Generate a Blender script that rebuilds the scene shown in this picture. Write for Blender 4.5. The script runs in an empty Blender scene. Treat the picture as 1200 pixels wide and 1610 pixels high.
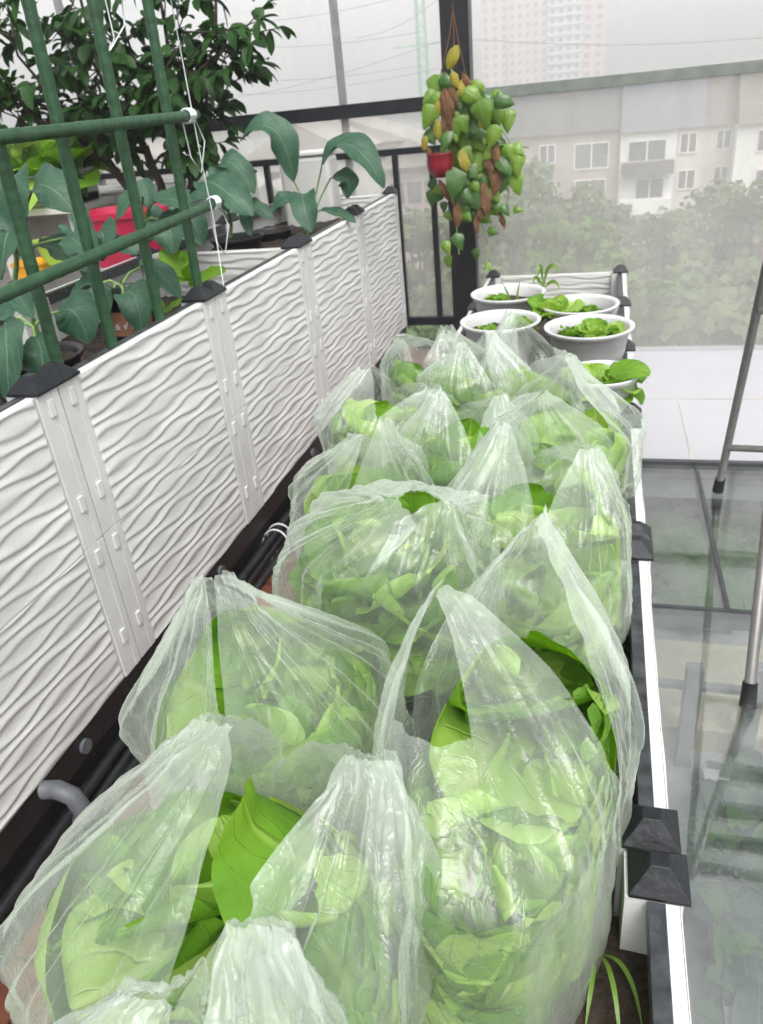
import bpy, math, random
import numpy as np
from mathutils import Vector, Matrix
R = math.radians
C = bpy.context.scene.collection
sc = bpy.context.scene

# ------------------------------------------------------------------ camera
F = 1199.0
def nrm(v): return v / np.linalg.norm(v)
EY = nrm(np.array([357., -692., F]))
DN = np.array([230., 2195., F]); DN = nrm(DN - EY * (DN @ EY)); EZ = -DN
EX = np.cross(EZ, EY)
if EX[0] < 0: EX = -EX
def ray(u, v):
    r = np.array([u - 600., v - 805., F]); return np.array([r @ EX, r @ EY, r @ EZ])
def atY(u, v, Y): r = ray(u, v); return r * (Y / r[1])
def atZ(u, v, Z): r = ray(u, v); return r * (Z / r[2])
def atX(u, v, X): r = ray(u, v); return r * (X / r[0])
cam = bpy.data.cameras.new('camera'); co = bpy.data.objects.new('camera', cam); C.objects.link(co)
# camera axes in world: right = image x, up = -image y, back = -view
cr = Vector((EX[0], EY[0], EZ[0])); cu = -Vector((EX[1], EY[1], EZ[1])); cb = -Vector((EX[2], EY[2], EZ[2]))
m = Matrix((cr, cu, cb)).transposed().to_4x4(); co.matrix_world = m
cam.sensor_fit = 'VERTICAL'; cam.sensor_height = 24; cam.lens = 24 * F / 1610
cam.clip_start = 0.01; cam.clip_end = 3000
cam.dof.use_dof = True; cam.dof.focus_distance = 0.95; cam.dof.aperture_fstop = 7.0
sc.camera = co

# ------------------------------------------------------------------ light
SUN_EL, SUN_AZ = R(58), R(150)
w = bpy.data.worlds.new('World'); sc.world = w; w.use_nodes = True
nt = w.node_tree; nt.nodes.clear()
sky = nt.nodes.new('ShaderNodeTexSky'); sky.sky_type = 'NISHITA'; sky.sun_disc = False
sky.sun_elevation = SUN_EL; sky.sun_rotation = SUN_AZ; sky.air_density = 1.0; sky.dust_density = 6.0; sky.ozone_density = 1.0
hs = nt.nodes.new('ShaderNodeHueSaturation'); hs.inputs['Saturation'].default_value = 0.10
bg = nt.nodes.new('ShaderNodeBackground'); bg.inputs[1].default_value = 0.15
ow = nt.nodes.new('ShaderNodeOutputWorld')
nt.links.new(sky.outputs[0], hs.inputs['Color']); nt.links.new(hs.outputs[0], bg.inputs[0]); nt.links.new(bg.outputs[0], ow.inputs[0])
sl = bpy.data.lights.new('sun', 'SUN'); sl.energy = 0.9; sl.angle = R(25); sl.color = (1, .985, .96)
so = bpy.data.objects.new('sun', sl); C.objects.link(so)
so.rotation_euler = (Vector((math.sin(SUN_AZ) * math.cos(SUN_EL), math.cos(SUN_AZ) * math.cos(SUN_EL), math.sin(SUN_EL)))).to_track_quat('Z', 'Y').to_euler()
sc.view_settings.view_transform = 'Standard'; sc.view_settings.look = 'None'
sc.view_settings.exposure = 0.97; sc.view_settings.gamma = 1; sc.view_settings.use_curve_mapping = False
cy = sc.cycles
cy.transparent_max_bounces = 20; cy.max_bounces = 9; cy.diffuse_bounces = 6; cy.glossy_bounces = 3
cy.transmission_bounces = 4; cy.volume_bounces = 1; cy.caustics_reflective = False; cy.caustics_refractive = False
cy.use_denoising = True; cy.use_adaptive_sampling = True; cy.adaptive_threshold = 0.02
cy.sample_clamp_indirect = 6

# ------------------------------------------------------------------ noise
_rs = np.random.RandomState(7); _T = _rs.rand(32, 32, 32)
def vnoise(p):
    p = np.asarray(p, float); i = np.floor(p).astype(int); f = p - i; f = f * f * (3 - 2 * f); i %= 32; j = (i + 1) % 32
    x0, y0, z0 = i[..., 0], i[..., 1], i[..., 2]; x1, y1, z1 = j[..., 0], j[..., 1], j[..., 2]
    fx, fy, fz = f[..., 0], f[..., 1], f[..., 2]
    a = _T[x0, y0, z0] * (1 - fx) + _T[x1, y0, z0] * fx; b = _T[x0, y1, z0] * (1 - fx) + _T[x1, y1, z0] * fx
    c = _T[x0, y0, z1] * (1 - fx) + _T[x1, y0, z1] * fx; d = _T[x0, y1, z1] * (1 - fx) + _T[x1, y1, z1] * fx
    return (a * (1 - fy) + b * fy) * (1 - fz) + (c * (1 - fy) + d * fy) * fz
def ridge(p): return 1 - np.abs(2 * vnoise(p) - 1)

# ------------------------------------------------------------------ mesh helpers
class MB:
    def __init__(s): s.v = []; s.f = []; s.uv = []; s.mi = []
    def add(s, vs, fs, uvs=None, mi=0):
        n = len(s.v); s.v += [tuple(map(float, v)) for v in vs]
        s.uv += [tuple(map(float, q)) for q in uvs] if uvs is not None else [(0., 0.)] * len(vs)
        for f in fs: s.f.append(tuple(n + i for i in f)); s.mi.append(mi)
    def box(s, x0, x1, y0, y1, z0, z1):
        s.add([(x0, y0, z0), (x1, y0, z0), (x1, y1, z0), (x0, y1, z0), (x0, y0, z1), (x1, y0, z1), (x1, y1, z1), (x0, y1, z1)],
              [(0, 3, 2, 1), (4, 5, 6, 7), (0, 1, 5, 4), (1, 2, 6, 5), (2, 3, 7, 6), (3, 0, 4, 7)])
    def grid(s, P, uv=None, close=False, mi=0):
        P = np.asarray(P); n, k = P.shape[:2]; f = []
        for i in range(n - 1):
            for j in range(k if close else k - 1):
                j2 = (j + 1) % k; f.append((i * k + j, i * k + j2, (i + 1) * k + j2, (i + 1) * k + j))
        s.add(P.reshape(-1, 3), f, None if uv is None else np.asarray(uv).reshape(-1, 2), mi)
    def tube(s, pts, r, n=10, cap=True):
        pts = [np.array(p, float) for p in pts]; k = len(pts)
        rr = r if hasattr(r, '__len__') else [r] * k; rings = []; ref = np.array([.3, .2, 1.])
        for i, p in enumerate(pts):
            t = pts[min(i + 1, k - 1)] - pts[max(i - 1, 0)]; t = t / (np.linalg.norm(t) + 1e-9)
            a = np.cross(t, ref if abs(t @ nrm(ref)) < .95 else np.array([1., 0, 0])); a = nrm(a); b = np.cross(t, a)
            rings.append([p + rr[i] * (math.cos(q) * a + math.sin(q) * b) for q in np.linspace(0, 2 * math.pi, n, endpoint=False)])
        base = len(s.v); s.grid(rings, close=True)
        if cap:
            s.f.append(tuple(base + i for i in range(n))); s.mi.append(0)
            s.f.append(tuple(base + (k - 1) * n + i for i in reversed(range(n)))); s.mi.append(0)
    def lathe(s, prof, n=48, c=(0, 0, 0), w=0):
        g = [[(c[0] + r * math.cos(q), c[1] + r * math.sin(q), c[2] + z) for q in np.linspace(0, 2 * math.pi, n, endpoint=False)] for r, z in prof]
        s.grid(g, close=True)
    def mesh(s, name):
        me = bpy.data.meshes.new(name); me.from_pydata(s.v, [], s.f)
        ul = me.uv_layers.new(name='UVMap'); li = np.empty(len(me.loops), int); me.loops.foreach_get('vertex_index', li)
        ul.data.foreach_set('uv', np.asarray(s.uv, float)[li].ravel())
        me.polygons.foreach_set('material_index', s.mi); me.update(); return me
    def build(s, name, mats, parent=None, smooth=False, bevel=0):
        me = s.mesh(name); o = bpy.data.objects.new(name, me); C.objects.link(o)
        for mm in (mats if isinstance(mats, (list, tuple)) else [mats]): me.materials.append(mm)
        if smooth: me.shade_smooth()
        if bevel:
            b = o.modifiers.new('bevel', 'BEVEL'); b.width = bevel; b.segments = 2; b.limit_method = 'ANGLE'
        if parent is not None: o.parent = parent
        return o
def tag(o, label=None, cat=None, group=None, kind=None):
    for k, v in (('label', label), ('category', cat), ('group', group), ('kind', kind)):
        if v: o[k] = v
    return o
def empty(name, loc=(0, 0, 0), label=None, cat=None, group=None):
    o = bpy.data.objects.new(name, None); C.objects.link(o); o.location = loc; o.empty_display_size = .05
    return tag(o, label, cat, group)
def shift(mb, loc):   # geometry written in world space under an empty at loc
    mb.v = [(a - loc[0], b - loc[1], c - loc[2]) for a, b, c in mb.v]; return mb
def copy_tree(o, parent=None):
    c = o.copy(); C.objects.link(c); c.parent = parent
    for ch in list(o.children): copy_tree(ch, c)
    return c

# ------------------------------------------------------------------ materials
def N(nt, t, **kw):
    n = nt.nodes.new(t)
    for k, v in kw.items(): setattr(n, k, v)
    return n
def schlick(nt, f0, bump=None, gain=1.):
    L = nt.links.new; lw = N(nt, 'ShaderNodeLayerWeight'); lw.inputs[0].default_value = .5
    if bump: L(bump, lw.inputs['Normal'])
    p = N(nt, 'ShaderNodeMath', operation='POWER'); p.inputs[1].default_value = 5; L(lw.outputs['Facing'], p.inputs[0])
    a = N(nt, 'ShaderNodeMath', operation='MULTIPLY_ADD', use_clamp=True); a.inputs[1].default_value = (1 - f0) * gain; a.inputs[2].default_value = f0 * gain; L(p.outputs[0], a.inputs[0]); return a.outputs[0]
def mat(name, col, rough=.5, var=.12, vs=8., bump=.0, bs=60., spec=.4, metal=0., col2=None, spots=0.):
    m = bpy.data.materials.new(name); m.use_nodes = True; nt = m.node_tree; L = nt.links.new
    b = nt.nodes['Principled BSDF']; b.inputs['Roughness'].default_value = rough
    b.inputs['Specular IOR Level'].default_value = spec; b.inputs['Metallic'].default_value = metal
    tc = N(nt, 'ShaderNodeTexCoord'); no = N(nt, 'ShaderNodeTexNoise'); no.inputs['Scale'].default_value = vs; no.inputs['Detail'].default_value = 6
    L(tc.outputs['Object'], no.inputs['Vector'])
    mx = N(nt, 'ShaderNodeMix', data_type='RGBA'); c2 = col2 or tuple(c * (1 - var * 2) for c in col)
    mx.inputs[6].default_value = (*c2, 1); mx.inputs[7].default_value = (*(c if col2 else c * (1 + var) for c in col), 1)
    rp = N(nt, 'ShaderNodeMapRange'); rp.inputs[1].default_value = .3; rp.inputs[2].default_value = .7
    L(no.outputs[0], rp.inputs[0]); L(rp.outputs[0], mx.inputs[0]); out = mx.outputs[2]
    if spots:
        vo = N(nt, 'ShaderNodeTexVoronoi'); vo.inputs['Scale'].default_value = 45; L(tc.outputs['Object'], vo.inputs['Vector'])
        lt = N(nt, 'ShaderNodeMath', operation='LESS_THAN'); lt.inputs[1].default_value = spots; L(vo.outputs[0], lt.inputs[0])
        m2 = N(nt, 'ShaderNodeMix', data_type='RGBA'); m2.inputs[7].default_value = (.12, .1, .08, 1); L(out, m2.inputs[6]); L(lt.outputs[0], m2.inputs[0]); out = m2.outputs[2]
    L(out, b.inputs['Base Color'])
    if bump:
        n2 = N(nt, 'ShaderNodeTexNoise'); n2.inputs['Scale'].default_value = bs; n2.inputs['Detail'].default_value = 5; L(tc.outputs['Object'], n2.inputs['Vector'])
        bp = N(nt, 'ShaderNodeBump'); bp.inputs['Strength'].default_value = bump; bp.inputs['Distance'].default_value = .01
        L(n2.outputs[0], bp.inputs['Height']); L(bp.outputs[0], b.inputs['Normal'])
    return m
def leafmat(name, c1, c2, rib, rough=.35, trans=.35, vein=7., vs=9., bump=.5, sheen=.4, veinw=.10, dots=0.):
    m = bpy.data.materials.new(name); m.use_nodes = True; nt = m.node_tree; L = nt.links.new; nt.nodes.remove(nt.nodes['Principled BSDF'])
    o = nt.nodes['Material Output']; tc = N(nt, 'ShaderNodeTexCoord'); no = N(nt, 'ShaderNodeTexNoise'); no.inputs['Scale'].default_value = vs; no.inputs['Detail'].default_value = 3
    L(tc.outputs['Object'], no.inputs['Vector'])
    mx = N(nt, 'ShaderNodeMix', data_type='RGBA'); mx.inputs[6].default_value = (*c1, 1); mx.inputs[7].default_value = (*c2, 1)
    rp = N(nt, 'ShaderNodeMapRange'); rp.inputs[1].default_value = .3; rp.inputs[2].default_value = .7; L(no.outputs[0], rp.inputs[0]); L(rp.outputs[0], mx.inputs[0])
    sp = N(nt, 'ShaderNodeSeparateXYZ'); L(tc.outputs['UV'], sp.inputs[0])     # uv: x = -1..1 across, y = 0..1 along
    ab = N(nt, 'ShaderNodeMath', operation='ABSOLUTE'); L(sp.outputs[0], ab.inputs[0])
    mid = N(nt, 'ShaderNodeMapRange'); mid.inputs[1].default_value = .03; mid.inputs[2].default_value = veinw; mid.inputs[3].default_value = 1; mid.inputs[4].default_value = 0; L(ab.outputs[0], mid.inputs[0])
    a = N(nt, 'ShaderNodeMath', operation='MULTIPLY_ADD'); a.inputs[1].default_value = -.45; L(ab.outputs[0], a.inputs[0]); L(sp.outputs[1], a.inputs[2])
    no3 = N(nt, 'ShaderNodeMath', operation='MULTIPLY_ADD'); no3.inputs[1].default_value = .30; L(no.outputs[0], no3.inputs[0]); L(a.outputs[0], no3.inputs[2])
    q = N(nt, 'ShaderNodeMath', operation='MULTIPLY'); q.inputs[1].default_value = vein * 3.14159; L(no3.outputs[0], q.inputs[0])
    s = N(nt, 'ShaderNodeMath', operation='SINE'); L(q.outputs[0], s.inputs[0]); s2 = N(nt, 'ShaderNodeMath', operation='ABSOLUTE'); L(s.outputs[0], s2.inputs[0])
    vn = N(nt, 'ShaderNodeMapRange'); vn.inputs[1].default_value = .02; vn.inputs[2].default_value = .22; vn.inputs[3].default_value = .5; vn.inputs[4].default_value = 0; L(s2.outputs[0], vn.inputs[0])
    mxx = N(nt, 'ShaderNodeMath', operation='MAXIMUM'); L(mid.outputs[0], mxx.inputs[0]); L(vn.outputs[0], mxx.inputs[1])
    m2 = N(nt, 'ShaderNodeMix', data_type='RGBA'); m2.inputs[7].default_value = (*rib, 1); L(mx.outputs[2], m2.inputs[6])
    sc_ = N(nt, 'ShaderNodeMath', operation='MULTIPLY'); sc_.inputs[1].default_value = .38; L(mxx.outputs[0], sc_.inputs[0]); L(sc_.outputs[0], m2.inputs[0])
    col = m2.outputs[2]
    n2 = N(nt, 'ShaderNodeTexNoise'); n2.inputs['Scale'].default_value = 55; n2.inputs['Detail'].default_value = 3; L(tc.outputs['Object'], n2.inputs['Vector'])
    ad = N(nt, 'ShaderNodeMath', operation='SUBTRACT'); L(n2.outputs[0], ad.inputs[0]); L(mxx.outputs[0], ad.inputs[1])
    bp = N(nt, 'ShaderNodeBump'); bp.inputs['Strength'].default_value = bump; bp.inputs['Distance'].default_value = .003; L(ad.outputs[0], bp.inputs['Height'])
    p = N(nt, 'ShaderNodeBsdfPrincipled'); p.inputs['Roughness'].default_value = rough; p.inputs['Specular IOR Level'].default_value = sheen
    L(col, p.inputs['Base Color']); L(bp.outputs[0], p.inputs['Normal'])
    t = N(nt, 'ShaderNodeBsdfTranslucent'); br = N(nt, 'ShaderNodeHueSaturation'); br.inputs['Saturation'].default_value = 1.15; br.inputs['Value'].default_value = 1.35; L(col, br.inputs['Color']); L(br.outputs[0], t.inputs[0])
    ms = N(nt, 'ShaderNodeMixShader'); ms.inputs[0].default_value = trans; L(p.outputs[0], ms.inputs[1]); L(t.outputs[0], ms.inputs[2]); L(ms.outputs[0], o.inputs[0])
    return m
def filmmat():
    m = bpy.data.materials.new('plastic_film'); m.use_nodes = True; nt = m.node_tree; L = nt.links.new; nt.nodes.remove(nt.nodes['Principled BSDF'])
    o = nt.nodes['Material Output']; tc = N(nt, 'ShaderNodeTexCoord')
    # crinkles stretched along the height of the bag
    mp = N(nt, 'ShaderNodeMapping'); mp.inputs['Scale'].default_value = (1, 1, .35); L(tc.outputs['Object'], mp.inputs[0])
    n1 = N(nt, 'ShaderNodeTexNoise'); n1.inputs['Scale'].default_value = 26; n1.inputs['Detail'].default_value = 4; n1.inputs['Distortion'].default_value = 1.2; L(mp.outputs[0], n1.inputs['Vector'])
    vo = N(nt, 'ShaderNodeTexVoronoi', feature='DISTANCE_TO_EDGE'); vo.inputs['Scale'].default_value = 30
    ds = N(nt, 'ShaderNodeMix', data_type='RGBA', blend_type='ADD'); ds.inputs[0].default_value = .08; L(mp.outputs[0], ds.inputs[6]); L(n1.outputs[1], ds.inputs[7]); L(ds.outputs[2], vo.inputs['Vector'])
    mr = N(nt, 'ShaderNodeMapRange'); mr.inputs[2].default_value = .12; L(vo.outputs[0], mr.inputs[0])
    hsum = N(nt, 'ShaderNodeMath', operation='MULTIPLY_ADD'); hsum.inputs[1].default_value = .35; L(mr.outputs[0], hsum.inputs[0]); L(n1.outputs[0], hsum.inputs[2])
    bp = N(nt, 'ShaderNodeBump'); bp.inputs['Strength'].default_value = .30; bp.inputs['Distance'].default_value = .004; L(hsum.outputs[0], bp.inputs['Height'])
    d = N(nt, 'ShaderNodeBsdfDiffuse'); d.inputs[0].default_value = (.86, .94, .86, 1); t = N(nt, 'ShaderNodeBsdfTranslucent'); t.inputs[0].default_value = (.92, .98, .92, 1)
    L(bp.outputs[0], d.inputs['Normal'])
    dm = N(nt, 'ShaderNodeMixShader'); dm.inputs[0].default_value = .5; L(d.outputs[0], dm.inputs[1]); L(t.outputs[0], dm.inputs[2])
    tr = N(nt, 'ShaderNodeBsdfTransparent'); tr.inputs[0].default_value = (.985, 1, .985, 1)
    lw = N(nt, 'ShaderNodeLayerWeight'); lw.inputs[0].default_value = .5; L(bp.outputs[0], lw.inputs['Normal'])
    pw = N(nt, 'ShaderNodeMath', operation='POWER'); pw.inputs[1].default_value = 3.0; L(lw.outputs['Facing'], pw.inputs[0])
    n3 = N(nt, 'ShaderNodeTexNoise'); n3.inputs['Scale'].default_value = 9; n3.inputs['Detail'].default_value = 3; L(mp.outputs[0], n3.inputs['Vector'])
    b0 = N(nt, 'ShaderNodeMapRange'); b0.inputs[1].default_value = .35; b0.inputs[2].default_value = .7; b0.inputs[3].default_value = .08; b0.inputs[4].default_value = .22; L(n3.outputs[0], b0.inputs[0])
    al = N(nt, 'ShaderNodeMath', operation='MULTIPLY_ADD', use_clamp=True); al.inputs[1].default_value = .6; L(pw.outputs[0], al.inputs[0]); L(b0.outputs[0], al.inputs[2])
    sx_ = N(nt, 'ShaderNodeSeparateXYZ'); L(tc.outputs['UV'], sx_.inputs[0])   # uv y = share of the way up the folded, double handle
    hb = N(nt, 'ShaderNodeMapRange'); hb.inputs[1].default_value = .35; hb.inputs[2].default_value = 1.; hb.inputs[3].default_value = 0; hb.inputs[4].default_value = .17; L(sx_.outputs[1], hb.inputs[0])
    a2 = N(nt, 'ShaderNodeMath', operation='ADD', use_clamp=True); L(al.outputs[0], a2.inputs[0]); L(hb.outputs[0], a2.inputs[1]); al = a2
    am = N(nt, 'ShaderNodeMixShader'); L(al.outputs[0], am.inputs[0]); L(tr.outputs[0], am.inputs[1]); L(dm.outputs[0], am.inputs[2])
    g = N(nt, 'ShaderNodeBsdfGlossy'); g.inputs['Roughness'].default_value = .31; g.inputs[0].default_value = (1, 1, 1, 1); L(bp.outputs[0], g.inputs['Normal'])
    gm = N(nt, 'ShaderNodeMixShader'); L(schlick(nt, .05, bp.outputs[0], .8), gm.inputs[0]); L(am.outputs[0], gm.inputs[1]); L(g.outputs[0], gm.inputs[2]); L(gm.outputs[0], o.inputs[0])
    return m
def glassmat(name, dirt=.3, dcol=(.75, .75, .74), rough=.02, scale=(1, 1, .12), tint=(1, 1, 1), bump=0., ior=1.45, dv=.5):
    m = bpy.data.materials.new(name); m.use_nodes = True; nt = m.node_tree; L = nt.links.new; nt.nodes.remove(nt.nodes['Principled BSDF'])
    o = nt.nodes['Material Output']; tc = N(nt, 'ShaderNodeTexCoord'); mp = N(nt, 'ShaderNodeMapping'); mp.inputs['Scale'].default_value = scale; L(tc.outputs['Object'], mp.inputs[0])
    n1 = N(nt, 'ShaderNodeTexNoise'); n1.inputs['Scale'].default_value = 9; n1.inputs['Detail'].default_value = 8; n1.inputs['Roughness'].default_value = .65; L(mp.outputs[0], n1.inputs['Vector'])
    mr = N(nt, 'ShaderNodeMapRange'); mr.inputs[1].default_value = .3; mr.inputs[2].default_value = .7; mr.inputs[3].default_value = dirt * (1 - dv); mr.inputs[4].default_value = dirt * (1 + dv); L(n1.outputs[0], mr.inputs[0])
    tr = N(nt, 'ShaderNodeBsdfTransparent'); tr.inputs[0].default_value = (*tint, 1)
    d = N(nt, 'ShaderNodeBsdfDiffuse'); d.inputs[0].default_value = (*dcol, 1); t = N(nt, 'ShaderNodeBsdfTranslucent'); t.inputs[0].default_value = (*dcol, 1)
    dm = N(nt, 'ShaderNodeMixShader'); dm.inputs[0].default_value = .6; L(d.outputs[0], dm.inputs[1]); L(t.outputs[0], dm.inputs[2])
    a = N(nt, 'ShaderNodeMixShader'); L(mr.outputs[0], a.inputs[0]); L(tr.outputs[0], a.inputs[1]); L(dm.outputs[0], a.inputs[2])
    g = N(nt, 'ShaderNodeBsdfGlossy'); g.inputs['Roughness'].default_value = rough
    bo = None
    if bump:
        n2 = N(nt, 'ShaderNodeTexNoise'); n2.inputs['Scale'].default_value = 7; n2.inputs['Detail'].default_value = 6; L(tc.outputs['Object'], n2.inputs['Vector'])
        vo = N(nt, 'ShaderNodeTexVoronoi'); vo.inputs['Scale'].default_value = 90; L(tc.outputs['Object'], vo.inputs['Vector'])
        v2 = N(nt, 'ShaderNodeMapRange'); v2.inputs[1].default_value = .12; v2.inputs[2].default_value = .3; v2.inputs[3].default_value = .35; v2.inputs[4].default_value = 0; L(vo.outputs[0], v2.inputs[0])
        gt = N(nt, 'ShaderNodeMath', operation='MULTIPLY'); L(v2.outputs[0], gt.inputs[0])
        ng = N(nt, 'ShaderNodeMapRange'); ng.inputs[1].default_value = .5; ng.inputs[2].default_value = .6; L(n2.outputs[0], ng.inputs[0]); L(ng.outputs[0], gt.inputs[1])
        sm = N(nt, 'ShaderNodeMath', operation='ADD'); L(n2.outputs[0], sm.inputs[0]); L(gt.outputs[0], sm.inputs[1])
        bp = N(nt, 'ShaderNodeBump'); bp.inputs['Strength'].default_value = bump; bp.inputs['Distance'].default_value = .01; L(sm.outputs[0], bp.inputs['Height'])
        L(bp.outputs[0], g.inputs['Normal']); bo = bp.outputs[0]
    gm = N(nt, 'ShaderNodeMixShader'); L(schlick(nt, ((ior - 1) / (ior + 1)) ** 2, bo), gm.inputs[0]); L(a.outputs[0], gm.inputs[1]); L(g.outputs[0], gm.inputs[2]); L(gm.outputs[0], o.inputs[0])
    return m

M = {}
M['white'] = mat('white_plastic', (.62, .62, .62), .42, .03, 7, .10, 140, spots=.045, col2=(.54, .535, .52))
M['offwhite'] = mat('offwhite_plastic', (.50, .50, .48), .5, .05, 5, .1, 100)
M['cap'] = mat('dark_cap', (.014, .016, .019), .42, .2, 60, .15, 90, spec=.25)
M['rim'] = mat('dark_rim', (.035, .04, .045), .35, .35, 40, .3, 70, spec=.5)
M['black'] = mat('black_metal', (.012, .013, .017), .4, .2, 20, .05)
M['blackp'] = mat('black_plastic', (.015, .016, .018), .35, .2, 20, .1)
M['greyframe'] = mat('grey_frame', (.17, .19, .17), .45, .1, 20, .05)
M['greypost'] = mat('pale_frame', (.24, .25, .25), .45, .1, 20, .05)
M['soil'] = mat('soil', (.045, .03, .02), .95, .4, 60, 1.0, 90, col2=(.012, .009, .006))
M['tile'] = mat('red_tile', (.085, .032, .018), .35, .25, 9, .15, 40)
M['ledge'] = mat('white_ledge', (.38, .38, .40), .3, .02, 3, .03)
M['greypipe'] = mat('grey_pipe', (.10, .105, .12), .5, .1, 30, .1)
M['green'] = mat('green_coating', (.020, .068, .028), .45, .15, 30, .2, 120)
M['steel'] = mat('aluminium_tube', (.16, .155, .15), .42, .1, 30, .05, metal=.5)
M['rubber'] = mat('rubber', (.015, .015, .015), .6, .1, 30, .1)
M['string'] = mat('string', (.62, .66, .66), .6, .1, 50)
M['red'] = mat('red_plastic', (.36, .012, .05), .35, .05, 10)
M['yellow'] = mat('yellow_plastic', (.60, .30, .015), .4, .05, 10)
M['lime'] = mat('lime_plastic', (.28, .42, .06), .35, .05, 10)
M['pot'] = mat('white_pot', (.52, .52, .52), .45, .04, 8, .08, 80)
M['redpot'] = mat('red_pot', (.20, .008, .02), .3, .1, 20)
M['bark'] = mat('bark', (.035, .026, .018), .8, .3, 40, .8, 60)
M['stalk'] = mat('green_stalk', (.18, .30, .10), .5, .1, 30, .1)
M['card'] = mat('brown_label', (.30, .14, .08), .7, .1, 20)
M['bwhite'] = mat('painted_wall_white', (.80, .79, .76), .8, .06, .3, 0)
M['bbeige'] = mat('painted_wall_beige', (.58, .55, .50), .8, .08, .3, 0)
M['bpink'] = mat('painted_wall_pink', (.42, .36, .33), .8, .08, .3, 0)
M['slate'] = mat('roof_slate', (.10, .095, .10), .7, .12, .5, 0)
M['slateblue'] = mat('roof_slate_blue', (.15, .155, .18), .7, .12, .5, 0)
M['tan'] = mat('roof_tan', (.17, .15, .13), .8, .15, .5, 0)
M['glassdark'] = mat('window_dark', (.13, .13, .14), .2, .2, 2, 0)
M['towerp'] = mat('tower_wall_pink', (.42, .28, .24), .8, .05, .1, 0)
M['towerw'] = mat('tower_wall_white', (.42, .44, .50), .8, .05, .1, 0)
M['towerg'] = mat('tower_window', (.09, .10, .14), .4, .2, .3, 0)
M['houseroof'] = mat('pale_roof', (.42, .38, .35), .7, .1, .4, 0)
M['ground'] = mat('ground_far', (.12, .13, .09), .95, .3, .15, 0, col2=(.06, .08, .04))
M['concrete'] = mat('concrete', (.42, .41, .41), .6, .15, 3, .2, 20)
M['beige'] = mat('beige_concrete', (.62, .54, .40), .6, .08, 4, .1)
M['bar'] = mat('dark_bar', (.05, .055, .06), .4, .15, 20)
M['film'] = filmmat()
M['glass'] = glassmat('dirty_glass', .25, (.80, .78, .75), scale=(1, 1, .3), dv=.16)
M['glasstop'] = glassmat('clear_glass', .03, (.8, .8, .8))
M['glassfloor'] = glassmat('wet_glass_floor', .11, (.66, .67, .69), .01, (1, 1, 1), (.91, .94, .925), bump=.03, ior=2.3, dv=1.)
M['let'] = leafmat('lettuce_leaf', (.09, .23, .012), (.19, .36, .03), (.36, .50, .12), .48, .40, 5, 9, .9, .3)
M['let2'] = leafmat('lettuce_leaf_pale', (.24, .42, .05), (.40, .56, .14), (.58, .66, .32), .48, .42, 5, 9, .9, .3)
M['kohl'] = leafmat('bluegreen_leaf', (.020, .065, .036), (.045, .11, .062), (.20, .30, .20), .5, .18, 5, 14, .6, .35, .05)
M['citrus'] = leafmat('citrus_leaf', (.008, .034, .006), (.022, .075, .010), (.03, .09, .02), .45, .25, 8, 3, .3, .25)
M['pothos'] = leafmat('vine_leaf', (.09, .19, .02), (.20, .32, .04), (.2, .34, .08), .3, .3, 5, 6, .3, .5)
M['pothos_dark'] = leafmat('vine_leaf_dark', (.025, .075, .015), (.06, .14, .02), (.08, .18, .05), .3, .2, 5, 6, .3, .5)
M['yleaf'] = leafmat('yellowed_leaf', (.34, .26, .03), (.22, .22, .03), (.45, .4, .1), .5, .3, 5, 12)
M['bleaf'] = leafmat('withered_leaf', (.09, .04, .02), (.17, .09, .035), (.2, .1, .05), .8, .15, 5, 20, 1)
M['tree1'] = leafmat('far_foliage', (.075, .125, .04), (.15, .21, .07), (.07, .12, .03), .6, .3, 3, .6)
M['tree2'] = leafmat('far_foliage_bright', (.09, .17, .025), (.14, .24, .04), (.1, .2, .04), .6, .3, 3, .6)
M['beds'] = leafmat('bed_foliage', (.05, .16, .03), (.12, .26, .05), (.2, .3, .1), .5, .3, 4, 5)

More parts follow.
